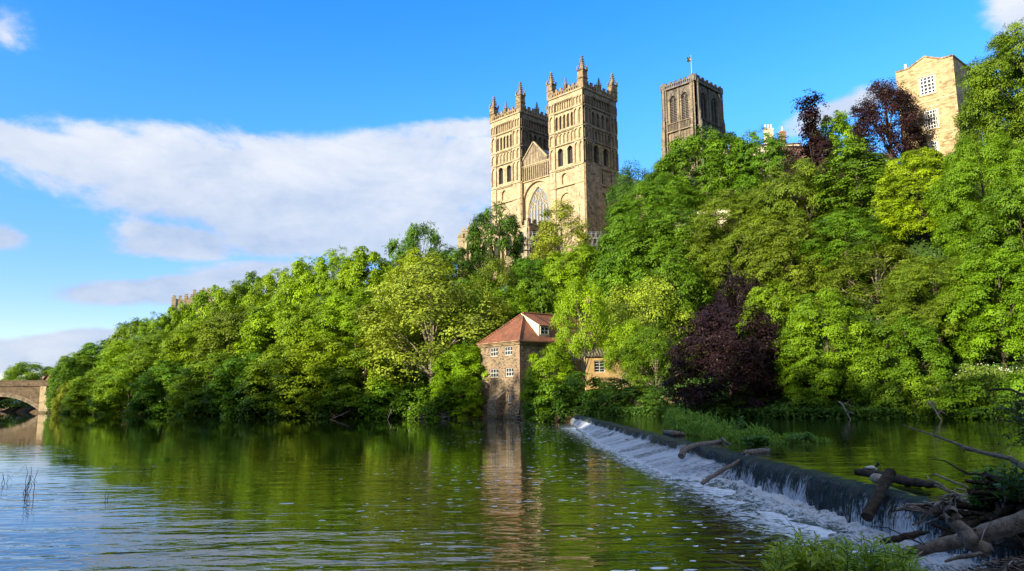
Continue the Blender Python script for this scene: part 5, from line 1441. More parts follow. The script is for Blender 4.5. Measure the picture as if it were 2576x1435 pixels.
def crown_points(seed, H, W, zlo, shape, nl, ns, nleaf, rl=.2, rs=.6, lf=.34, droop=.5, up=.35, spread=.8, gaps=0.0, spray_flat=.35, top_sprigs=6, inner=.12):
    rng = np.random.default_rng(seed)
    LC = []; LR = []
    tt = np.linspace(.02, .97, 400); wts = env(shape, tt) + .12; cdf = np.cumsum(wts) / wts.sum()
    for i in range(nl):
        t = float(np.interp((i + .5) / nl, cdf, tt)); a = i * 2.39996 + rng.normal(0, .25)
        r = W * rl * rng.choice([.75, .95, 1.2, 1.7], p=[.3, .35, .2, .15]) * rng.uniform(.85, 1.15)
        rad = max(0, float(env(shape, np.array([t]))[0]) * W / 2 - r * .75) * rng.uniform(.8, 1.08)
        LC.append((rad * math.cos(a), rad * math.sin(a), zlo + t * (H - zlo - r * .5))); LR.append(r)
    LC = np.array(LC); LR = np.array(LR)
    keep = rng.random(nl) > gaps; LC, LR = LC[keep], LR[keep]; nl = len(LC)
    ltone = rng.normal(.0, .16, nl)
    li = np.repeat(np.arange(nl), ns); n = len(li)
    outw = LC[li] * np.array([1, 1, 0]); outw = nrmz(outw + 1e-6)
    d = nrmz(rng.normal(0, 1, (n, 3)) + outw * .75 + np.array([0, 0, up * 1.5]))
    rr = LR[li][:, None] * rng.uniform(.62, 1.10, (n, 1))
    inn = rng.random(n) < inner; rr[inn] *= .45
    sp = LC[li] + d * rr * np.array([1, 1, .82])
    sp[:, 2] -= droop * .25 * LR[li] * np.clip(1 - d[:, 2], 0, 1.4)
    if top_sprigs:
        k = top_sprigs; a = rng.uniform(0, 6.28, k); q = rng.uniform(0, .16, k) * W
        extra = np.stack([q * np.cos(a), q * np.sin(a), H - rng.uniform(.02, .10, k) * H], 1)
        sp = np.concatenate([sp, extra]); d = np.concatenate([d, np.tile([[0, 0, 1.0]], (k, 1))]); li = np.concatenate([li, np.full(k, int(np.argmax(LC[:, 2])))]); n += k
    sn = nrmz(d * .55 + np.array([0, 0, .75]) + rng.normal(0, .25, (n, 3)))           # each spray is a tilted shelf
    stone = ltone[li] + rng.normal(0, .15, n)
    si = np.repeat(np.arange(n), nleaf); N = len(si)
    off = rng.normal(0, .55, (N, 3)) * rs
    S = sn[si]; off = off - S * np.sum(off * S, 1, keepdims=True) * (1 - spray_flat)
    rho = np.linalg.norm(off, axis=1, keepdims=True)
    pos = sp[si] + off; pos[:, 2] -= droop * .35 * rho[:, 0] ** 1.5
    nr = nrmz(S * .8 + d[si] * .7 + rng.normal(0, .36, (N, 3)))
    ax = nrmz(off * 1.0 + d[si] * .5 + rng.normal(0, .3, (N, 3)) + np.array([0, 0, -droop]))
    L = lf * rng.uniform(.65, 1.25, N)
    tone = np.clip(.42 + stone[si] + rng.normal(0, .13, N), 0, 1)
    return pos, nr, ax, L, tone, LC, LR
def trunk_mesh(seed, H, LC, LR, r0, bark, nl=9, bend=.4, base_split=.22):
    rng = np.random.default_rng(seed + 77); mb = MB()
    top = np.array([rng.normal(0, bend), rng.normal(0, bend), H * .72])
    P = [np.array([0, 0, -.8]), np.array([0, 0, .15]), top * .3 + rng.normal(0, bend * .3, 3) * [1, 1, 0], top * .62 + rng.normal(0, bend * .3, 3) * [1, 1, 0], top, top + [rng.normal(0, .4), rng.normal(0, .4), H * .16]]
    mb.tube(P, [r0 * 1.35, r0 * 1.05, r0 * .85, r0 * .6, r0 * .32, r0 * .06], 8)
    order = rng.permutation(len(LC))[:nl]
    for i in order:
        q = LC[i]; f = np.clip(q[2] / H - .25, base_split, .7) * rng.uniform(.7, 1.0)
        s = top * f / .72 * .72 if False else np.array([top[0] * f, top[1] * f, H * .72 * f])
        m1 = s * .55 + q * .45 + np.array([0, 0, (q[2] - s[2]) * .12]) + rng.normal(0, .25, 3)
        m2 = s * .2 + q * .8 + rng.normal(0, .2, 3)
        e = q + nrmz((q * [1, 1, 0.3])[None])[0] * LR[i] * (1.2 if bark == 'bark_pale' else .7)
        k = r0 * rng.uniform(.28, .45)
        mb.tube([s, m1, m2, e], [k, k * .7, k * .42, k * .1], 5)
        for _ in range(3):
            w0 = m1 * .4 + m2 * .6 + rng.normal(0, .1, 3); w1 = q + rng.normal(0, 1, 3) * LR[i] * .55
            mb.tube([w0, (w0 + w1) / 2 + [0, 0, .2], w1], [k * .3, k * .22, k * .05], 4)
    return mb
PROTO = {}
def proto(key, H, W, leafmat='leaf', bark='bark', r0=.28, limbs=9, lw=.62, **kw):
    pos, nr, ax, L, tone, LC, LR = crown_points(H=H, W=W, **kw)
    cm = leaf_mesh('crown', pos, nr, ax, L, L * lw, tone, MS[leafmat])
    mb = trunk_mesh(kw['seed'], H, LC, LR, r0, bark, limbs)
    me = bpy.data.meshes.new('trunk'); me.from_pydata([tuple(map(float, v)) for v in mb.v], [], mb.f); me.materials.append(MS[bark])
    me.polygons.foreach_set('use_smooth', [True] * len(me.polygons))
    PROTO.setdefault(key, []).append((cm, me, H, W))
for s, lf, nlf, dr, rs in ((1, .30, 26, .5, .6), (2, .22, 40, .3, .5), (3, .36, 20, .9, .62)): proto('round', 16, 12, seed=s, zlo=2.0, shape='dome', nl=44, ns=40, nleaf=nlf, rl=.13, lf=lf, droop=dr, rs=rs, top_sprigs=3)
for s in (4, 5, 6): proto('skirt', 14, 11, seed=s, zlo=-.6, shape='skirt', nl=46, ns=40, nleaf=26, rl=.13, lf=.29, top_sprigs=3, droop=.7)
for s, lf, nlf, dr in ((7, .36, 26, .8), (8, .26, 38, .4)): proto('big', 26, 20, seed=s, zlo=3, shape='dome', nl=84, ns=46, nleaf=nlf, rl=.105, lf=lf, droop=dr, top_sprigs=4, rs=.75, r0=.5, limbs=16)
for s in (9,): proto('bigskirt', 24, 17, seed=s, zlo=-.4, shape='skirt', nl=80, ns=46, nleaf=28, rl=.105, lf=.33, top_sprigs=4, rs=.7, droop=.9, r0=.45, limbs=14)
for s in (10, 11): proto('loose', 16, 12, bark='bark_pale', seed=s, zlo=2.0, shape='dome', nl=34, ns=44, nleaf=20, rl=.15, lf=.27, rs=.62, limbs=22, r0=.24, spray_flat=.7, gaps=.05)
proto('loosehigh', 16, 12, bark='bark_pale', seed=31, zlo=6.2, shape='dome', nl=26, ns=44, nleaf=20, rl=.15, lf=.27, rs=.62, limbs=22, r0=.2, spray_flat=.7, gaps=.05)
proto('column', 20, 9, bark='bark_pale', seed=12, zlo=2, shape='column', nl=34, ns=34, nleaf=14, rl=.16, lf=.30, rs=.55, limbs=20, r0=.22, spray_flat=.8, top_sprigs=14)
proto('yew', 16, 10, seed=13, zlo=1, shape='dome', nl=32, ns=48, nleaf=16, rl=.13, lf=.42, rs=.45, droop=1.6, spray_flat=.8, lw=.34, gaps=.08, limbs=14)
proto('feather', 9, 9, seed=14, zlo=1.5, shape='flat', nl=22, ns=30, nleaf=18, rl=.15, lf=.40, rs=.55, droop=-.5, lw=.3, top_sprigs=18, limbs=16, r0=.16)
for s in (15, 16): proto('beech', 18, 14, leafmat='leaf_copper', bark='bark_dark', seed=s, zlo=-.3, shape='skirt', nl=34, ns=54, nleaf=22, rl=.15, lf=.30, rs=.6, droop=1.5, spray_flat=.8, lw=.6, limbs=4)
proto('copper_cone', 17, 9, leafmat='leaf_copper', bark='bark_dark', seed=17, zlo=1, shape='spire', nl=34, ns=46, nleaf=18, rl=.16, lf=.28, rs=.5, droop=.2, top_sprigs=16, limbs=10)
proto('copper_loose', 16, 10, leafmat='leaf_copper', bark='bark', seed=18, zlo=1, shape='dome', nl=50, ns=44, nleaf=16, rl=.16, lf=.28, rs=.55, spray_flat=.8, top_sprigs=16, limbs=20, gaps=.22)
proto('tier', 18, 10, seed=19, zlo=2, shape='column', nl=30, ns=44, nleaf=18, rl=.17, lf=.34, rs=.7, droop=.3, spray_flat=.15, limbs=14, gaps=.06)
for s in (20, 21, 22): proto('bush', 4, 5, seed=s, zlo=-.5, shape='skirt', nl=14, ns=34, nleaf=14, rl=.19, lf=.24, rs=.4, r0=.07, limbs=8, top_sprigs=12, droop=.6)

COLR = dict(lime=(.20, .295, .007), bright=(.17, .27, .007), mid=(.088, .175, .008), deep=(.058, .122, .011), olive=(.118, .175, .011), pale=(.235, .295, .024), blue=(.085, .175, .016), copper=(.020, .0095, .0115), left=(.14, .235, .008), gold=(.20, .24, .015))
trng = random.Random(4)
NPR = {}
def tree(key, px, ytop, wpx, Y, col, label, name='broadleaf_tree', cat='tree', group=None, zb=None, H=None, rot=None, ymid=None):
    p = at_y(px, ytop, Y)
    x = at_y(px, ymid if ymid else ytop + 60, Y).x if zb is None or ymid else p.x
    g = max(ground(x, Y), 0.0) if zb is None else zb
    h = (p.z - g) if H is None else H
    w = wpx * Y / FPX * (1.05 if px < 200 else 1.33 if px < 1240 else 1.16)
    i = NPR.get(key, 0); NPR[key] = i + 1
    cm, tm, H0, W0 = PROTO[key][i % len(PROTO[key])]
    r = empty(name, (x, Y, g), trng.uniform(0, 6.28) if rot is None else rot)
    r.scale = (w / W0, w / W0, h / H0)
    tag(r, label, cat, group)
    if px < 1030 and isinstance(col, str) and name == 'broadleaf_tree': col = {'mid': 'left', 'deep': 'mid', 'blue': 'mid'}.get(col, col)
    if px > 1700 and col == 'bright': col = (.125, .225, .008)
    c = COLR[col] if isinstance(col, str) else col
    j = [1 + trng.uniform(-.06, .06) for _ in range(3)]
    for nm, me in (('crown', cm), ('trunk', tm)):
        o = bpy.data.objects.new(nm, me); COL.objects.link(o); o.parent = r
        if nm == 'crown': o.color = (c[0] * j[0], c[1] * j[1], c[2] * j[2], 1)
    return r
SG = 'trees on the wooded river slope'
T = [
 # beyond and beside the bridge
 ('round', 72, 908, 130, 255, 'mid', 'round green tree standing behind the bridge parapet at the far left'),
 ('bush', 40, 985, 110, 235, 'mid', 'green bushy tree seen low through the bridge arch'),
 ('skirt', 168, 893, 84, 206, 'deep', 'dark green tree at the very left end of the wooded bank, beside the bridge'),
 ('skirt', 182, 952, 78, 200, 'gold', 'yellowish bushy tree at the waterline just right of the bridge'),
 ('skirt', 240, 925, 104, 195, 'mid', 'green waterside tree right of the yellowish one near the bridge'),
 ('round', 205, 882, 110, 214, 'mid', 'upper tree of the low left end, above the yellowish waterside tree'),
 ('round', 262, 848, 120, 218, 'deep', 'dark rounded tree on the low left skyline, first hump from the bridge'),
 ('skirt', 330, 905, 130, 184, 'mid', 'green waterside tree below the second hump of the left skyline'),
 ('round', 345, 795, 110, 214, 'mid', 'rounded tree on the skyline left of the castle wall'),
 ('round', 398, 782, 100, 206, 'mid', 'green tree on the skyline directly left of the castle wall'),
 ('round', 452, 757, 84, 207, 'bright', 'small rounded bright tree covering the foot of the castle wall'),
 ('round', 330, 850, 130, 200, 'bright', 'bright green tree halfway up the slope, left of the castle wall'),
 ('round', 425, 830, 150, 190, 'mid', 'broad green tree halfway up, straight below the castle wall'),
 ('skirt', 430, 900, 140, 172, 'deep', 'dark green waterside tree straight below the castle wall'),
 ('round', 542, 716, 130, 208, 'bright', 'bright skyline tree immediately right of the castle wall'),
 ('round', 515, 800, 160, 182, 'bright', 'large bright green tree halfway up, right of the castle wall'),
 ('skirt', 535, 880, 150, 162, 'mid', 'broad waterside tree with shaded lower boughs, right of the castle wall'),
 ('round', 595, 702, 110, 204, 'mid', 'rounded skyline tree, second to the right of the castle wall'),
 ('round', 645, 678, 100, 208, 'blue', 'small dark bluish tree peeping over the left skyline'),
 ('round', 610, 765, 170, 176, 'olive', 'olive green tree halfway up the middle of the left slope'),
 ('skirt', 630, 880, 150, 152, 'blue', 'bluish green waterside tree in the middle of the left bank'),
 ('round', 700, 672, 130, 196, 'bright', 'bright tree on the skyline where it starts its last rise to the cathedral side'),
 ('round', 715, 750, 170, 168, 'bright', 'bright green tree halfway up below the last rise of the left skyline'),
 ('skirt', 725, 860, 170, 146, 'mid', 'waterside tree with a lime sprig of saplings at its foot'),
 ('round', 775, 642, 130, 188, 'lime', 'lime green tree high on the left shoulder of the crowd of treetops'),
 ('round', 850, 622, 130, 182, 'lime', 'tall lime green tree, middle of the three topping the left slope'),
 ('round', 922, 616, 130, 176, 'bright', 'bright tree at the right end of the left skyline, beside the gap of sky'),
 ('round', 810, 740, 180, 158, 'bright', 'broad bright tree halfway up beneath the three topping the left slope'),
 ('skirt', 822, 835, 190, 137, 'bright', 'large bright waterside tree with dark hollows, left of the pale loose tree'),
 ('round', 905, 720, 190, 152, 'bright', 'tall bright tree just left of the pale loose tree'),
 ('skirt', 925, 870, 160, 132, 'mid', 'green waterside tree overhanging the muddy shore'),
 ('round', 985, 655, 110, 176, 'mid', 'green treetop in the dip of skyline under the feathery tree'),
 # below the cathedral
 ('feather', 1052, 562, 120, 182, 'blue', 'feathery dark tree with upswept sprays on the skyline left of the cathedral'),
 ('round', 1060, 622, 150, 166, 'lime', 'lime green round tree just beneath the feathery tree'),
 ('round', 1135, 612, 120, 172, 'deep', 'dark green tree between the lime round tree and the drooping dark tree'),
 ('yew', 1248, 506, 150, 182, 'deep', 'tall dark drooping tree standing in front of the left cathedral tower'),
 ('loose', 1090, 660, 300, 134, 'pale', 'very large pale yellow-green loose crowned tree left of the mill'),
 ('loose', 1245, 640, 140, 150, 'olive', 'olive loose tree with bare twigs, below the drooping dark tree'),
 ('round', 1195, 680, 120, 148, 'mid', 'mid green tree between the big pale tree and the olive loose tree'),
 ('column', 1412, 500, 140, 172, 'pale', 'tall slender pale green tree in front of the great west window'),
 ('round', 1340, 640, 120, 160, 'mid', 'green tree below the scaffold and left of the slender pale tree'),
 ('round', 1270, 720, 160, 138, 'bright', 'bright green tree right behind the mill roof, left of its peak'),
 ('round', 1350, 690, 160, 140, 'mid', 'mid green tree right above the mill roof ridge'),
 ('round', 1455, 610, 170, 152, 'bright', 'bright green tree at the foot of the slender pale tree on its right'),
 ('skirt', 1165, 860, 130, 123, 'bright', 'bright ivy clad tree at the waterline touching the mill wall'),
 ('loosehigh', 1462, 690, 125, 109, 'lime', 'tall airy tree with white branches rising in front of the mill roof'),
 ('skirt', 1384, 862, 128, 107, 'bright', 'dense bright tree hiding the long side wall of the mill'),
 ('loosehigh', 1622, 692, 215, 118, 'pale', 'wide pale tree with dead twigs over the ochre house'),
 ('loose', 1650, 815, 165, 103, 'mid', 'dark stemmed leaning tree in front of the ochre house'),
 ('loosehigh', 1578, 800, 120, 107, 'bright', 'airy bright tree standing before the middle of the ochre house'),
 # right hillside
 ('loose', 1590, 408, 130, 176, 'deep', 'dark tree with sky gaps right of the near cathedral tower'),
 ('big', 1770, 325, 250, 165, 'mid', 'great domed green tree directly below the dark square tower'),
 ('big', 1660, 440, 230, 158, 'mid', 'large green tree on the left shoulder of the great domed tree'),
 ('round', 1910, 326, 190, 156, 'mid', 'rounded green tree below the broad chimney on the skyline'),
 ('copper_cone', 2040, 224, 165, 136, (.032, .014, .014), 'conical purple tree with a thin spiky top on the skyline'),
 ('round', 2105, 278, 130, 142, 'bright', 'bright green tree between the two skyline purple trees'),
 ('copper_loose', 2228, 200, 150, 122, (.036, .015, .014), 'airy purple tree in front of the tall stone house'),
 ('tier', 2150, 350, 180, 112, 'mid', 'layered green tree below the two skyline purple trees'),
 ('round', 1575, 535, 150, 146, 'mid', 'green tree right of the nearer scaffold'),
 ('big', 1700, 525, 260, 136, 'mid', 'broad green tree in the middle of the right hillside'),
 ('big', 1860, 470, 250, 126, 'olive', 'broad olive tinted tree left of the layered green tree'),
 ('round', 1995, 400, 210, 120, 'olive', 'olive tinted tree just below the conical purple tree'),
 ('round', 1560, 630, 170, 132, 'mid', 'mid green tree above the wide pale tree with dead twigs'),
 ('round', 1690, 640, 190, 122, 'mid', 'dark green tree above and right of the wide pale tree'),
 ('big', 1980, 545, 240, 106, 'olive', 'large olive tinted tree in the centre of the right hillside'),
 ('bigskirt', 2310, 372, 200, 98, 'lime', 'tall vivid lime green tree below the tall stone house'),
 ('round', 2130, 520, 200, 100, 'mid', 'dark hollowed green tree left of the vivid lime tree'),
 ('big', 2590, 48, 330, 96, 'olive', 'giant tree at the right edge whose top rises above the tall stone house'),
 ('big', 2610, 110, 240, 103, 'mid', 'tall green tree filling in behind the giant one at the right edge'),
 ('big', 2470, 330, 230, 88, 'bright', 'bright green tree under the giant one, right of the vivid lime tree'),
 ('big', 2580, 430, 260, 80, 'mid', 'dense green tree half cut by the right edge of the picture'),
 ('beech', 1862, 668, 150, 99, 'copper', 'upper purple tree rising behind the big drooping purple one'),
 ('beech', 1830, 752, 285, 85.5, 'copper', 'big drooping dark purple tree sweeping down to the pool'),
 ('beech', 1925, 870, 160, 84, 'copper', 'low purple tree on the right flank of the big drooping purple one'),
 ('round', 1945, 700, 150, 92, 'bright', 'bright green tree directly behind the right flank of the purple trees'),
 ('bigskirt', 2075, 720, 220, 79.5, 'bright', 'tall green tree with bright top and skirts trailing into the pool'),
 ('skirt', 2190, 800, 170, 77.5, 'mid', 'shaded green tree beside the trailing skirted tree at the pool'),
 ('loose', 2200, 610, 230, 92, 'olive', 'drooping pale green tree left of the vivid lime tree foot'),
 ('big', 2350, 640, 240, 81, 'olive', 'broad pale green tree in the lower right hillside'),
 ('big', 2500, 620, 250, 77, 'bright', 'large bright leaved tree low at the right above the flowering bank'),
 ('skirt', 2290, 790, 150, 77, 'mid', 'shaded bushy tree above the flowering bank on the right'),
]
for a in T: tree(*a)
# low shrubs along the water
BG = 'bushes at the water line'
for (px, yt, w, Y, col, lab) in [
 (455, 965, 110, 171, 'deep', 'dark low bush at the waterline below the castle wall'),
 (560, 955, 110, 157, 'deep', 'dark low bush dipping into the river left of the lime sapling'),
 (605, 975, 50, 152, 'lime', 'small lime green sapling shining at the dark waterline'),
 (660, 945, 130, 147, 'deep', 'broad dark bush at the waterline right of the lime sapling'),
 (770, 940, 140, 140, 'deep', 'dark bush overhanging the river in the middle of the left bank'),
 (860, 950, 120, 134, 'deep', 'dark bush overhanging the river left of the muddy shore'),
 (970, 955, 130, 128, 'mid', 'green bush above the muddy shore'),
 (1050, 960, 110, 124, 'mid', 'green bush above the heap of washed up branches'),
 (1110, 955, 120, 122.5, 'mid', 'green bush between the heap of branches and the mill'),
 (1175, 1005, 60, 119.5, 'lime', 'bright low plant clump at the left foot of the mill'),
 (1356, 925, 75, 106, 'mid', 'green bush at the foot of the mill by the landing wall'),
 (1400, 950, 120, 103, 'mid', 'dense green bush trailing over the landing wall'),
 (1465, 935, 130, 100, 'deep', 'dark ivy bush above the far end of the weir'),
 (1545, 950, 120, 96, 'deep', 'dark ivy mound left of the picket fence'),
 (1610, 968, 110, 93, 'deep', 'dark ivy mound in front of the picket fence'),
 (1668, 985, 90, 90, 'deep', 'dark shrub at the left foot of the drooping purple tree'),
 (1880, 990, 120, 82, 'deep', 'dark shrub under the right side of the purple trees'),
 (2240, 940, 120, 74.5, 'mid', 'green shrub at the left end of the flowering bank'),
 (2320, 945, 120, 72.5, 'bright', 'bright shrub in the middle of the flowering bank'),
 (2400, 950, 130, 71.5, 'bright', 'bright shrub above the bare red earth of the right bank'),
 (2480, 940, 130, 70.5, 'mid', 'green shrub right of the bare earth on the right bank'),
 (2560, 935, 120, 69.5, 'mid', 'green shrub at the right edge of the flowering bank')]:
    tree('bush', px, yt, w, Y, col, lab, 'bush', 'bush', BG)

def scatter(name, pts, n_per, size, colr, seed, h=(.1, .8), lw=.5, mat='leaf', kind='stuff', label=None, cat=None, upright=0.3):
    """Ground cover: leaf blades scattered round the points."""
    rng = np.random.default_rng(seed); P = np.repeat(pts, n_per, 0); n = len(P)
    P = P + np.stack([rng.normal(0, .5, n), rng.normal(0, .5, n), rng.uniform(*h, n)], 1)
    nr = nrmz(rng.normal(0, .6, (n, 3)) + [-.2, -.3, .8 - upright]); ax = nrmz(rng.normal(0, 1, (n, 3)) + [0, 0, upright * 3])
    L = size * rng.uniform(.6, 1.4, n)
    me = leaf_mesh(name, P, nr, ax, L, L * lw, np.clip(rng.normal(.42, .2, n), 0, 1), MS[mat])
    o = obj(name, me); o.color = (*colr, 1); tag(o, label, cat, kind=kind)
    return o
rng = np.random.default_rng(21)
pts = np.column_stack([rng.uniform(-150, 75, 26000), rng.uniform(64, 232, 26000)])
df, _ = sdist(pts, FAR); ok = (df > .8) & (df < 75) & (np.abs(pts[:, 0]) < pts[:, 1] * .78)
pts = pts[ok]; pts = np.column_stack([pts, terrain(pts)])
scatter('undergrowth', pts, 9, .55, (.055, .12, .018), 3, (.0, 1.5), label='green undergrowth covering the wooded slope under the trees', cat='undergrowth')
# overhanging growth that hides the pool's far edge
eg = []
for k in range(2600):
    px = rng.uniform(1450, 2650); Y = np.interp(px, [1450, 1700, 2000, 2300, 2600], [97, 86, 76.5, 70.5, 67])
    x = at_y(px, 1040, Y).x; d = sdist([(x, Y)], FAR)[0][0]
    y2 = Y - (d - rng.uniform(-1.0, 1.6)) * 1.05; z = max(ground(x, y2), POOL)
    if rng.random() < .5 + .5 * math.sin(px * .021) * math.sin(px * .0077 + 1) or px < 2250: eg.append((x, y2, z - .1))
scatter('bank_growth', np.array(eg), 14, .38, (.06, .13, .015), 13, (-.1, 1.1), .4, label='trailing green growth along the pool edge of the far bank', cat='undergrowth', upright=.1)
# flowering bank on the right, above the pool
fp = []
for k in range(1500):
    px = rng.uniform(2205, 2640); Y = np.interp(px, [2200, 2600], [76, 69]) + rng.uniform(-1.8, 4.5); x = at_y(px, 1040, Y).x
    if sdist([(x, Y)], FAR)[0][0] > .5: fp.append((x, Y, ground(x, Y)))
scatter('tall_herbs', np.array(fp), 26, .42, (.13, .20, .03), 6, (.1, 2.0), .3, label='tall tangled herbs covering the sunlit right bank', cat='herbs', upright=.5)
sel = np.array(fp)[rng.permutation(len(fp))[:70]]
me_p = []
scatter('white_flowers', sel + [0, 0, 1.7], 7, .12, (.75, .75, .62), 7, (.1, .45), .9, label='small white flower heads scattered over the right bank', cat='flowers', upright=-.2)

# the wooded hillside on the camera's own bank, behind the viewer: it keeps the evening sun off the lower river
def own_bank_wood():
    rng = np.random.default_rng(33); C = []
    for k in range(6000):
        x, y = rng.uniform(-260, 60), rng.uniform(-150, 150)
        d = -sdist([(x, y)], NEAR)[0][0]
        if d < 9 or d > 118: continue
        if d > 50 and abs((x - 46) * .643 - (y - 66) * .766) < 4.5: continue
        if y > 0 and abs(x) < y * 0.95 + 6: continue
        if math.hypot(x, y) < 14 or (d < 34 and x > -45): continue
        C.append((x, y, ground(x, y)))
        if len(C) > 430: break
    P = []; 
    for (x, y, g) in C:
        H = rng.uniform(14, 21); W = rng.uniform(7, 10); n = 520
        t = rng.uniform(.12, 1, n); a = rng.uniform(0, 6.28, n); r = np.sqrt(np.clip(1 - ((t - .4) / .62) ** 2, 0.02, 1)) * W / 2 * np.sqrt(rng.uniform(.2, 1, n))
        P.append(np.stack([x + r * np.cos(a), y + r * np.sin(a), g + t * H], 1))
    P = np.concatenate(P); n = len(P)
    me = leaf_mesh('woodland', P, nrmz(rng.normal(0, 1, (n, 3))), nrmz(rng.normal(0, 1, (n, 3))), rng.uniform(.7, 1.5, n), rng.uniform(.5, 1.0, n), rng.uniform(.2, .7, n), MS['leaf'])
    o = obj('woodland', me); o.color = (.06, .12, .02, 1); tag(o, 'wooded hillside on the near river bank', 'woodland', kind='stuff')
own_bank_wood()
# ------------------------------------------------------------------ logs, driftwood, plants and the duck
def wobble(p0, p1, n, amp, rnd, sag=0.0):
    p0, p1 = Vector(p0), Vector(p1); L = (p1 - p0).length; out = []
    for k in range(n + 1):
        q = k / n; p = p0.lerp(p1, q); e = math.sin(math.pi * q)
        out.append(p + Vector((rnd.uniform(-1, 1), rnd.uniform(-1, 1), rnd.uniform(-1, 1))) * amp * L * (0.3 + e) * (0 if k in (0, n) else 1) - Vector((0, 0, sag * L * e)))
    return out
def log(name, label, cat, pts, rad, mat, n=10, knots=0, stubs=(), group=None, seed=1, rs=0.55, jit=.06):
    rnd = random.Random(seed)
    r = empty(name, pts[0]); tag(r, label, cat, group)
    mb = MB()
    # resample with a little unevenness
    P, Rr = [], []
    for i in range(len(pts) - 1):
        a, b = Vector(pts[i]), Vector(pts[i + 1]); m = 5
        for k in range(m):
            q = k / m; P.append(a.lerp(b, q) + Vector((rnd.gauss(0, 1), rnd.gauss(0, 1), rnd.gauss(0, 1))) * rad[i] * jit); Rr.append((rad[i] * (1 - q) + rad[i + 1] * q) * rnd.uniform(.92, 1.08))
    P.append(Vector(pts[-1])); Rr.append(rad[-1])
    Rr = [q * rs for q in Rr]
    mb.tube(P, Rr, n)
    for k in range(knots):
        i = rnd.randrange(1, len(P) - 2); d = Vector((rnd.uniform(-1, 1), rnd.uniform(-1, -.2), rnd.uniform(-.3, 1))).normalized()
        q = P[i] + d * Rr[i] * .9; mb.tube([q, q + d * .05], [.035, .025], 6)
    mb.build('stem', MS[mat], r, smooth=True)
    for s in stubs:
        sb = MB(); sb.tube([Vector(p) for p in s[0]], [q * rs for q in s[1]], 6); sb.build('branch', MS[s[2] if len(s) > 2 else mat], r, smooth=True)
    return r
def c8(x, y): return ((3300 + x / 2.495) * D, (1650 + y / 2.4957) * D)
def c4(x, y): return ((2600 + x / 1.8492) * D, (1500 + y / 1.8497) * D)
A = lambda x, y, Y: at_y(*c8(x, y), Y)
B4 = lambda x, y, Y: at_y(*c4(x, y), Y)

log('leaning_log', 'thick square-cut log leaning against the weir with its foot in the foam', 'log', [A(195, 915, 19.6), A(320, 690, 20.0), A(435, 470, 20.5)], [.27, .27, .26], 'drift_dark', 7, seed=2, jit=.025)
lp = [A(95, 470, 23.2), A(300, 500, 22.5), A(520, 545, 21.7), A(720, 590, 21.0), A(930, 605, 20.2)]
log('floating_log', 'long dark rough log lying in the pool just above the weir', 'log', lp, [.17, .25, .25, .22, .10], 'drift_dark', 9, seed=3)
log('fallen_trunk', 'big pale fallen trunk with knots lying across the bottom right corner', 'log',
    [A(130, 1370, 14.6), A(430, 1300, 14.3), A(760, 1225, 14.0), A(1150, 1130, 13.7), A(1500, 1030, 13.4), A(1800, 920, 13.2)], [.06, .24, .30, .36, .42, .46], 'drift', 12, knots=16, seed=4, rs=.37, jit=.02,
    stubs=[([A(620, 1360, 13.6), A(680, 1290, 13.6), A(740, 1250, 13.8)], [.02, .04, .05], 'drift_pale'), ([A(245, 1000, 14.3), A(400, 1015, 14.2), A(560, 1090, 14.1), A(730, 1170, 14.0)], [.012, .025, .035, .045], 'drift_dark'),
           ([A(610, 970, 14.1), A(680, 1080, 14.1), A(760, 1180, 13.9)], [.01, .02, .035], 'drift_dark'), ([A(1310, 1150, 13.2), A(1340, 1050, 13.3), A(1375, 990, 13.4)], [.012, .02, .03], 'drift_pale')])
log('broken_stump', 'broken grey branch stump crossing over the big fallen trunk', 'stump', [A(965, 800, 13.3), A(1010, 880, 13.2), A(1090, 1000, 13.1), A(1230, 1160, 12.9), A(1370, 1260, 12.8)], [.13, .25, .26, .30, .33], 'drift', 9, seed=5, rs=.42, jit=.1,
    stubs=[([A(945, 860, 13.2), A(1000, 930, 13.1)], [.03, .09], 'drift'), ([A(1055, 690, 13.3), A(1062, 780, 13.3), A(1060, 850, 13.3)], [.015, .022, .02], 'drift_pale'), ([A(1080, 870, 13.2), A(1120, 930, 13.1)], [.04, .10], 'drift')])
log('sunken_branch', 'short black wet branch lying in the foam before the fallen trunk', 'branch', [A(340, 1150, 15.4), A(500, 1120, 15.6), A(680, 1080, 15.8), A(800, 1055, 16.0)], [.10, .13, .14, .05], 'drift_dark', 8, seed=6)
log('lodged_branch', 'crooked grey branch lodged on the weir crest beside the plant island', 'branch', [B4(105, 515, 37.5), B4(125, 465, 38), B4(220, 435, 38.8), B4(390, 408, 40)], [.32, .30, .27, .20], 'drift', 8, seed=7,
    stubs=[([B4(385, 408, 40), B4(400, 385, 40), B4(425, 410, 39.5), B4(490, 445, 39)], [.12, .10, .09, .04]), ([B4(380, 425, 40), B4(450, 420, 39.5), B4(500, 450, 39)], [.09, .08, .03])])
log('slanting_branch', 'long thin branch slanting down the weir into the foam', 'branch', [B4(255, 715, 30.5), B4(300, 675, 30.8), B4(420, 605, 31.3), B4(540, 545, 31.8), B4(590, 505, 32.2)], [.17, .15, .16, .17, .15], 'drift', 8, seed=8)
log('stranded_snag', 'flat weathered snag stranded on the crest above the slanting branch', 'log', [B4(545, 490, 32.6), B4(620, 485, 33), B4(720, 480, 33.5), B4(745, 465, 34)], [.16, .28, .24, .06], 'drift', 7, seed=9,
    stubs=[([B4(700, 475, 33.5), B4(720, 450, 33.6), B4(745, 475, 33.4)], [.08, .07, .03]), ([B4(600, 500, 32.8), B4(640, 495, 33), B4(680, 505, 33)], [.07, .07, .03])])
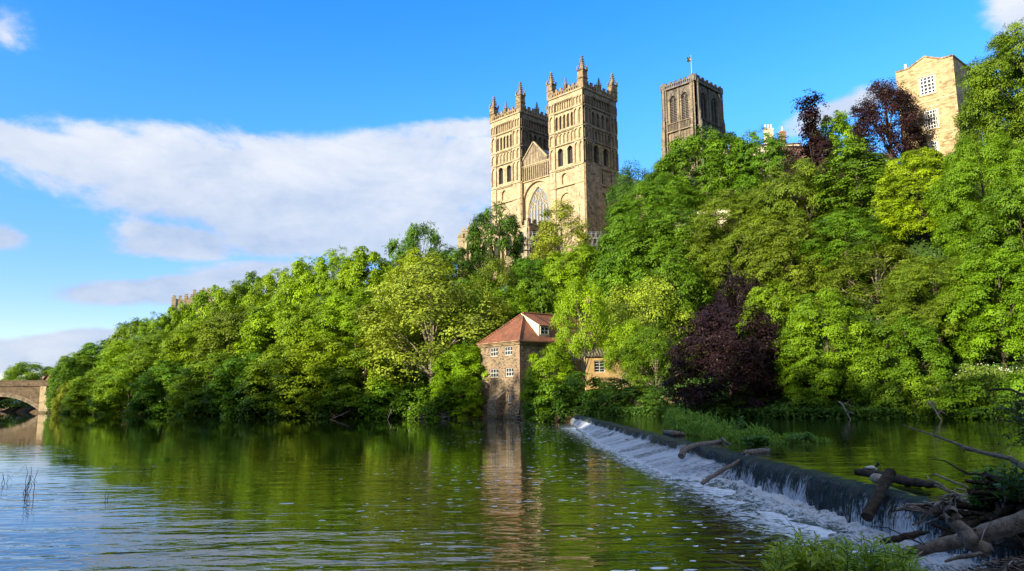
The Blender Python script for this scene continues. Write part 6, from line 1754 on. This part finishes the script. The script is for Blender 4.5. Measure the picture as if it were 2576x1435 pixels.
log('island_log', 'dark log lying at the water line on the left end of the plant island', 'log', [at_z(1672, 1086, 1.15), at_z(1700, 1090, 1.2), at_z(1722, 1093, 1.1)], [.25, .34, .2], 'drift', 8, seed=10)
for k, (x0, y0, x1, y1, lab) in enumerate([(1531, 1095, 1565, 1073, 'thin dark stick slanting on the white apron of the far weir'), (1573, 1105, 1598, 1101, 'short flat stick caught low on the white apron of the far weir')]):
    a_, b_ = at_z(x0, y0, .42), at_z(x1, y1, .62 if k == 0 else .46)
    log('thin_stick', lab, 'stick', [a_, a_.lerp(b_, .5), b_], [.05, .06, .03], 'drift_dark', 5, seed=20 + k)
log('low_branch', 'long bare grey branch reaching out low over the pool from the right edge', 'branch',
    [A(545, 15, 17.5), A(790, 95, 17.0), A(1100, 205, 16.4), A(1150, 240, 16.3), A(1350, 290, 15.9), A(1600, 345, 15.4), A(1760, 450, 15.1)], [.02, .035, .05, .085, .075, .09, .13], 'drift', 7, seed=11,
    stubs=[([A(1150, 240, 16.3), A(1140, 265, 16.2), A(1150, 278, 16.2)], [.05, .04, .01]), ([A(1480, 310, 15.7), A(1475, 285, 15.7), A(1530, 300, 15.6)], [.03, .025, .01])])
log('thin_branch', 'thin dark twig curving over the pool below the long bare branch', 'branch', [A(830, 345, 15.8), A(960, 365, 15.6), A(1070, 430, 15.4), A(1190, 490, 15.2), A(1290, 490, 15.0), A(1450, 535, 14.8), A(1760, 590, 14.5)], [.015, .025, .035, .045, .05, .055, .06], 'drift_dark', 6, seed=12)
log('upper_branch', 'dark bent bough entering from the right edge above the pool', 'branch', [at_y(2485, 982, 20), at_y(2510, 978, 19.8), at_y(2540, 978, 19.5), at_y(2590, 1000, 19)], [.03, .05, .055, .07], 'drift_dark', 6, seed=13)

# pale stone and duck
def blob(name, label, cat, c, rx, ry, rz, mat, seed, ns=14, nv=9):
    rnd = random.Random(seed); ph = [rnd.uniform(0, 6.28) for _ in range(4)]
    V = []; Fc = []
    for j in range(nv + 1):
        th = math.pi * j / nv
        for i in range(ns):
            a = 2 * math.pi * i / ns; f = 1 + .10 * math.sin(3 * a + ph[0]) * math.sin(th) + .08 * math.sin(2 * th + ph[1] + a)
            V.append((c[0] + rx * f * math.sin(th) * math.cos(a), c[1] + ry * f * math.sin(th) * math.sin(a), c[2] + rz * f * math.cos(th)))
    for j in range(nv):
        for i in range(ns): Fc.append((j * ns + i, j * ns + (i + 1) % ns, (j + 1) * ns + (i + 1) % ns, (j + 1) * ns + i))
    me = bpy.data.meshes.new(name); me.from_pydata(V, [], Fc); me.materials.append(MS[mat]); me.polygons.foreach_set('use_smooth', [True] * len(Fc))
    return tag(obj(name, me), label, cat)
p = A(300, 535, 21.0); blob('stone', 'smooth pale boulder sitting on the weir crest beside the leaning log', 'stone', (p.x, p.y, p.z), .19, .18, .13, 'rock', 1)
p = at_z(2032, 1170 + 130, 0.0)
for k, (px, py, r, lab) in enumerate([(1856, 1186, .35, 'dark wet rock at the foot of the slanting branch'), (2100, 1276, .16, 'small dark rock showing in the foam left of the leaning log')]):
    q = at_z(px, py, .05); blob('wet_rock', lab, 'rock', (q.x, q.y, .06), r, r * .7, r * .5, 'drift_dark', 5 + k)
q = at_z(1740, 1049, 1.05); blob('pool_stone', 'small pale stone in the pool near the far end of the weir', 'stone', (q.x - 1, q.y, 1.06), .35, .3, .2, 'rock', 9)
def duck():
    p = A(245, 442, 23.0); base = Vector((p.x, p.y, p.z - .1))
    r = empty('duck', base); tag(r, 'duck with pale body and dark head resting on the long dark log', 'duck')
    X = lambda a, z, s=0: base + Vector((a * .8, -.12 * a + s * .8, z * .8))
    mb = MB()
    mb.tube([X(-.30, .16), X(-.25, .14), X(-.16, .12), X(-.02, .12), X(.10, .13), X(.17, .16), X(.19, .22), X(.20, .27), X(.225, .31), X(.25, .315), X(.275, .30), X(.30, .288), X(.335, .28)],
            [.01, .04, .08, .10, .09, .06, .04, .036, .048, .051, .04, .02, .01], 12)
    m, t = new_mat('duck_plumage')
    geo = t.node('ShaderNodeNewGeometry').outputs['Position']; sp = t.node('ShaderNodeSeparateXYZ'); t.l.new(geo, sp.inputs[0])
    head = t.math('MULTIPLY', t.step(sp.outputs[2], base.z + .13, base.z + .155), t.step(sp.outputs[0], base.x + .06, base.x + .09))
    rear = t.step(sp.outputs[0], base.x - .14, base.x - .17)
    n = t.noise(geo, 40, 3)
    col = t.mix(n, (.45, .43, .38), (.62, .6, .55)); col = t.mix(rear, col, (.05, .045, .04)); col = t.mix(head, col, (.012, .03, .02))
    col = t.mix(t.step(sp.outputs[0], base.x + .222, base.x + .228), col, (.35, .28, .05))
    finish(m, t, col, .7)
    mb.build('body', m, r, smooth=True)
    w = MB()
    for s in (-1, 1): w.tube([X(.09, .14, s * .10), X(-.02, .15, s * .125), X(-.18, .15, s * .09), X(-.27, .16, s * .03)], [.016, .044, .036, .008], 8)
    w.build('wing', mat_plain('duck_wing', (.3, .28, .25), .8, .3, 30), r, smooth=True)
duck()

# heap of washed-up sticks in the corner
def stick_heap(name, label, cat, cpx, n, spreadx, spready, h, Lr, rr, seed, mat='drift', pale=.25, base=None):
    rnd = random.Random(seed); c = base if base else cpx
    r = empty(name, c); tag(r, label, cat, kind=None)
    mbs = [MB(), MB(), MB()]
    for k in range(n):
        q = rnd.gauss(0, .45), rnd.gauss(0, .45); f = math.exp(-(q[0] ** 2 + q[1] ** 2) * 1.5)
        m = Vector(c) + Vector((q[0] * spreadx, q[1] * spready, rnd.uniform(.0, 1) * h * f))
        L = rnd.uniform(*Lr); a = rnd.gauss(0.2, .8); e = rnd.gauss(0, .22); d = Vector((math.cos(a) * math.cos(e), math.sin(a) * math.cos(e), math.sin(e)))
        R0 = rnd.uniform(*rr); i = 0 if rnd.random() > pale else 1
        if rnd.random() < .25: i = 2
        mbs[i].tube(wobble(m - d * L / 2, m + d * L / 2, 4, .06, rnd), [R0, R0 * .95, R0 * .8, R0 * .6, R0 * .25], 5)
    for mm, nm in zip(mbs, (mat, 'drift_pale', 'drift_dark')):
        if mm.f:
            o = mm.build('sticks', MS[nm], r, smooth=True); o['kind'] = 'stuff'
    return r
hc = at_y(2520, 1425, 11.2)
stick_heap('brushwood_heap', 'heap of tangled brown brushwood filling the bottom right corner', 'brushwood', (hc.x + .4, hc.y + .1, hc.z - .75), 1500, 1.5, 1.2, .85, (.3, .95), (.006, .016), 1)
hc2 = at_y(2560, 1270, 14.6)
stick_heap('root_tangle', 'dark tangle of roots and branches under the leaves at the right edge', 'root tangle', (hc2.x + .3, hc2.y, hc2.z - .6), 260, 1.0, .8, 1.1, (.6, 2.0), (.015, .07), 2, 'drift_dark', .12)
hc3 = A(1080, 650, 17.2)
stick_heap('driftwood_pile', 'pile of bleached sticks stranded on the weir crest at the right', 'driftwood', (hc3.x + .1, hc3.y, 1.0), 70, .8, .5, .4, (.6, 1.7), (.012, .035), 3, 'drift_pale', .5)
for k, (pts, rad, lab) in enumerate([([A(840, 488, 17), A(950, 530, 17), A(1060, 575, 16.9), A(1180, 620, 16.8)], [.03, .05, .045, .05], 'thick bleached bough, topmost in the pile of pale sticks'),
        ([A(785, 495, 17.2), A(800, 540, 17.1), A(910, 590, 17), A(1000, 655, 16.9), A(1180, 715, 16.7)], [.02, .035, .04, .045, .04], 'forked bleached bough reaching left from the pile of pale sticks')]):
    log('bleached_bough', lab, 'branch', pts, rad, 'drift_pale', 6, seed=30 + k)
rt = A(1500, 640, 14.6); log('root_bole', 'thick dark gnarled root end above the fallen trunk at the right edge', 'stump', [A(1490, 630, 14.4), A(1540, 650, 14.3), A(1640, 670, 14.2), A(1780, 700, 14.1)], [.10, .2, .22, .26], 'drift_dark', 9, seed=14)
log('corner_branch', 'grey branch lying under the fallen trunk beside the brushwood heap', 'branch', [A(960, 1345, 12.6), A(1080, 1305, 12.6), A(1220, 1285, 12.5), A(1330, 1265, 12.5)], [.03, .06, .07, .05], 'drift', 7, seed=15)
log('shore_twig', 'thin pale twig sticking out of the water left of the leafy willow shoots', 'twig', [at_y(1795, 1402, 14.9), at_y(1850, 1418, 14.6), at_y(1890, 1432, 14.3), at_y(1920, 1450, 14)], [.008, .014, .016, .016], 'drift_pale', 5, seed=16)
for k, (x0, y0, x1, y1) in enumerate([(1930, 1290, 2010, 1345), ]):
    log('bare_shoot', 'bare dark shoot standing over the leafy willow shoots', 'twig', [at_y(1975, 1300, 13.2), at_y(2010, 1345, 13), at_y(2040, 1400, 12.8)], [.006, .012, .016], 'drift_dark', 5, seed=17)

# heap of washed-up branches on the far shore, left of the mill
fc = at_y(1115, 1040, 121.0)
stick_heap('shore_driftwood', 'heap of pale washed up branches on the mud left of the mill', 'driftwood', (fc.x, fc.y - .6, .25), 130, 5.5, 1.0, 1.4, (1.5, 5), (.04, .12), 5, 'drift_pale', .5)
mc = at_y(1330, 1050, 111.0)
stick_heap('mill_driftwood', 'few broken branches lodged against the right foot of the mill', 'driftwood', (mc.x + .4, mc.y, .15), 26, 2.0, .7, 1.0, (1.5, 4.5), (.04, .10), 6, 'drift_pale', .5)

# dead boughs dipping into the river from the far bank
for k, (px, Y, L, lab) in enumerate([(905, 126.5, 7, 'bare dead bough dipping into the river left of the muddy shore'), (985, 122.5, 5, 'bare fallen bough lying on the edge of the muddy shore'), (700, 139, 6, 'grey dead bough poking out of the dark foliage at the water in mid left bank'), (2360, 67.3, 3.4, 'dead bough trailing in the pool below the flowering bank'), (2130, 72.3, 3.0, 'thin dead bough lying in the pool at the foot of the trailing skirted tree')]):
    rn = random.Random(60 + k); zz = 0 if px < 1400 else POOL; b = at_y(px, 1040, Y); d = Vector((rn.uniform(-1, 1), -.5, 0)).normalized()
    p0 = Vector((b.x, Y + 1.5, zz + 1.6)); w = [p0, p0 + d * L * .35 + Vector((0, 0, -.3)), p0 + d * L * .7 + Vector((0, 0, -1.1)), p0 + d * L + Vector((0, 0, -1.7))]
    st = [([w[i], w[i] + Vector((rn.uniform(-.8, .8), -.5, rn.uniform(.1, .9))) * L * .16, w[i] + Vector((rn.uniform(-1, 1), -.8, rn.uniform(-.2, .9))) * L * .3], [.10, .06, .02]) for i in (1, 1, 2, 2)]
    log('dead_bough', lab, 'branch', w, [.2, .17, .12, .05], 'drift', 6, seed=40 + k, stubs=st)

# ------------------------------------------------------------------ near plants
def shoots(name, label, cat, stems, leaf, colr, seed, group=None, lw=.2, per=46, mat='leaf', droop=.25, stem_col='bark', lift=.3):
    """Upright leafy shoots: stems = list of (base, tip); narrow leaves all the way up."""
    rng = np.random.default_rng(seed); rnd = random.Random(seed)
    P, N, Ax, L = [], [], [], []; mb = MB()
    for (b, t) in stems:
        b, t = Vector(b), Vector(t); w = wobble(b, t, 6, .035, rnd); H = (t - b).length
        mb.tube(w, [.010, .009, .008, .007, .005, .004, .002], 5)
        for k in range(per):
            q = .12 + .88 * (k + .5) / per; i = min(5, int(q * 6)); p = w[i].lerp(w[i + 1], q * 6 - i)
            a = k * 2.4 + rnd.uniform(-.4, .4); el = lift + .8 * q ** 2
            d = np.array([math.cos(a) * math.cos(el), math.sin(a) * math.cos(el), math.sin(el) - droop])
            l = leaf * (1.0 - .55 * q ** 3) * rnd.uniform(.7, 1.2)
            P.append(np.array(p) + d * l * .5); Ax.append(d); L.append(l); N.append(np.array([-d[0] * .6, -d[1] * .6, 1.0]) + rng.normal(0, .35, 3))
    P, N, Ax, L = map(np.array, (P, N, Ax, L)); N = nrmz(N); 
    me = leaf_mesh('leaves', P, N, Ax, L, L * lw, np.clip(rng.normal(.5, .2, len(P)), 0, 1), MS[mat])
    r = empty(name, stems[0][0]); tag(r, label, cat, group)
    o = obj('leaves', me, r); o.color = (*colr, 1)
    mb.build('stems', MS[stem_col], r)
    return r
rnd = random.Random(12)
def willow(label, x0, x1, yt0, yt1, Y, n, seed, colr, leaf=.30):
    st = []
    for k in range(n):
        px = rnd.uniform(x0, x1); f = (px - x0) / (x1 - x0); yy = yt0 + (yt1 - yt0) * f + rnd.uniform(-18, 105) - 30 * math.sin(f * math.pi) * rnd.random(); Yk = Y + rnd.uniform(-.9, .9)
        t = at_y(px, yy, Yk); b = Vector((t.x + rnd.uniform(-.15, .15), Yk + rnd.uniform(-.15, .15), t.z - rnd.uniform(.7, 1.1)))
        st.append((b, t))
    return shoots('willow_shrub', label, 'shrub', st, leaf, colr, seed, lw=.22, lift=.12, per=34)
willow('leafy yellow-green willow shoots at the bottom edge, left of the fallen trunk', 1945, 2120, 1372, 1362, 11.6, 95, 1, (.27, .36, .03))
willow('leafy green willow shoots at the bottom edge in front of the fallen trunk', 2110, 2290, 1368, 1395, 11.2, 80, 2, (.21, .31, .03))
s0 = []
for k in range(3): 
    t = at_y(2165 + k * 7, 1336 + k * 12, 12.4); s0.append((t - Vector((rnd.uniform(-.1, .1), 0, .75)), t))
shoots('tall_shoot', 'single taller leafy shoot standing above the willow at the bottom edge', 'shoot', s0, .09, (.15, .23, .03), 5)
def leafy(label, cx, cy, Y, w, h, n, seed, colr, leaf=.24, lw=.45, name='leafy_plant', per=18):
    st = []
    for k in range(n):
        p = at_y(cx + rnd.uniform(-.5, .5) * w, cy, Y + rnd.uniform(-.5, .5)); q = p + Vector((rnd.uniform(-.2, .2), rnd.uniform(-.2, .2), h * Y / FPX * rnd.uniform(.6, 1.0)))
        st.append((p, q))
    return shoots(name, label, 'plant', st, leaf, colr, seed, lw=lw, per=per)
leafy('broad leaved green plant growing among the roots at the right edge', 2505, 1262, 15.4, 95, 90, 24, 6, (.07, .16, .03), .26, .40)
leafy('dark green leafy plant hanging over the right end of the weir', 2475, 1290, 15.2, 50, 70, 16, 7, (.06, .14, .025), .24, .45)
leafy('broad leaved plant at the right edge beside the bleached sticks', 2560, 1262, 14.2, 70, 100, 16, 8, (.05, .12, .025), .22, .45)

# plant island on the weir's upstream side
def island():
    rng = np.random.default_rng(44)
    top = [(1680, 1085), (1720, 1095), (1790, 1107), (1860, 1118), (1930, 1122), (2010, 1113), (2075, 1112)]
    ctr = [at_z(px, py - 4, POOL + .02) for px, py in top]
    m = MB()
    ring = []; up = [at_z(px, py - dy, POOL + .02) for (px, py), dy in zip(top, (20, 26, 26, 22, 18, 8, 2))]
    for a, b, c_, d_ in zip(ctr, ctr[1:], up[1:], up): m.face([a - Vector((0, 0, .25)), b - Vector((0, 0, .25)), c_ + Vector((0, 0, .02)), d_ + Vector((0, 0, .02))]); 
    for a, b, c_, d_ in zip(ctr, ctr[1:], up[1:], up):
        a2, b2 = a.lerp(d_, .35) + Vector((0, 0, .12)), b.lerp(c_, .35) + Vector((0, 0, .12))
        m.face([a - Vector((0, 0, .2)), b - Vector((0, 0, .2)), b2, a2]); m.face([a2, b2, c_ - Vector((0, 0, .2)), d_ - Vector((0, 0, .2))])
    o = m.build('gravel_bar', mat_plain('wet_gravel', (.10, .085, .06), .9, .4, 8, bump=.5)); o['kind'] = 'structure'
    P, L = [], []
    hs = [1.5, 1.6, 1.25, .9, .8, .5, .3]
    for k in range(26000):
        f = rng.random() ** 1.15 * (len(top) - 1.001); i = int(f); q = f - i
        a, b = ctr[i].lerp(ctr[i + 1], q), up[i].lerp(up[i + 1], q)
        p = a.lerp(b, rng.random()); H = (hs[i] * (1 - q) + hs[i + 1] * q) * rng.uniform(.45, 1.0) * (.75 + .25 * math.sin(p.y * 1.3) * math.sin(p.x * 2.1 + 1))
        cl = math.sin(p.y * 1.9 + 1) * math.sin(p.x * 2.7 + p.y * .6) + .5 * math.sin(p.y * 4.3)
        if cl < -.25 and rng.random() < .75: continue
        H *= .75 + .45 * cl
        z = rng.uniform(0, max(.12, H))
        P.append((p.x + rng.normal(0, .12), p.y + rng.normal(0, .3), POOL + z)); L.append(.30 + .22 * (H > .9))
    P = np.array(P); L = np.array(L); n = len(P)
    nr = nrmz(rng.normal(0, .7, (n, 3)) + [0, -.5, .3]); ax = nrmz(rng.normal(0, .5, (n, 3)) + [0, 0, 1.1])
    me = leaf_mesh('waterside_grass', P, nr, ax, L, L * .16, np.clip(rng.normal(.45, .22, n), 0, 1), MS['leaf'])
    o = obj('waterside_grass', me); o.color = (.16, .28, .035, 1); tag(o, 'long strip of tall waterside grass growing on the weir crest', 'grass', kind='stuff')
island()
leafy('clump of broad dock leaves at the left front of the plant island', 1722, 1100, 50, 45, 26, 16, 9, (.09, .2, .04), .5, .38)
leafy('clump of broad dock leaves in the middle of the plant island', 1905, 1122, 37, 50, 26, 16, 10, (.08, .18, .04), .42, .38)
leafy('slim leafy weed standing above the middle of the plant island', 1868, 1085, 44, 12, 40, 3, 11, (.09, .18, .04), .4, .35)
leafy('low leafy weeds at the right tip of the plant island', 2010, 1108, 39, 60, 20, 16, 12, (.10, .2, .04), .32, .3)
# overhanging twiggy foliage at the right edge
def overhang():
    st = []
    for k in range(26):
        a = at_y(2600, rnd.uniform(985, 1110), 17.5); t = at_y(rnd.uniform(2470, 2570), rnd.uniform(1000, 1150), 17.2 + rnd.uniform(-.6, .6)); st.append((a, t))
    shoots('overhanging_spray', 'dark fine leaved sprays hanging in from the right edge over the pool', 'branch', st, .14, (.05, .10, .035), 14, per=26, lw=.3)
overhang()

# dead reed stems standing in the river on the left
def reeds(label, px, pb, pt, Y, n, seed, spread):
    rn = random.Random(seed); r = None; b0 = at_z(px, pb, -.1); mb = MB()
    for k in range(n):
        b = Vector((b0.x + rn.uniform(-1, 1) * spread * .4, b0.y + rn.uniform(-1, 1) * spread, -.25)); H = (pb - pt) * b0.y / FPX * rn.uniform(.45, 1.05)
        lean = rn.uniform(-.28, .34); t = b + Vector((lean * H * .7, rn.uniform(-.15, .15), H + .25)); w = wobble(b, t, 5, .05, rn)
        if rn.random() < .45: w.append(w[-1] + Vector((rn.choice((-1, 1)) * .22, 0, -.28))); 
        mb.tube(w, [.014 - .0014 * i for i in range(len(w))], 5)
    r = empty('reed_stems', (b0.x, b0.y, 0)); tag(r, label, 'reeds'); mb.build('stems', MS['drift_dark'], r)
reeds('clump of dead reed stems standing in the river near the left edge', 60, 1252, 1172, 27, 7, 1, .4)
reeds('tiny clump of dead stems at the very left edge of the river', 6, 1222, 1182, 30, 3, 2, .2)
reeds('two short dead stems in the river right of the reed clump', 270, 1262, 1240, 26, 2, 3, .15)
reeds('short dark stems poking out of the far left water before the bridge', 62, 1120, 1100, 56, 4, 4, .5)
reeds('tiny stems in mid river below the left trees', 372, 1193, 1172, 34, 3, 5, .3)
reeds('pair of tiny stems in the river left of the wide green reflection', 290, 1180, 1164, 37, 2, 6, .25)
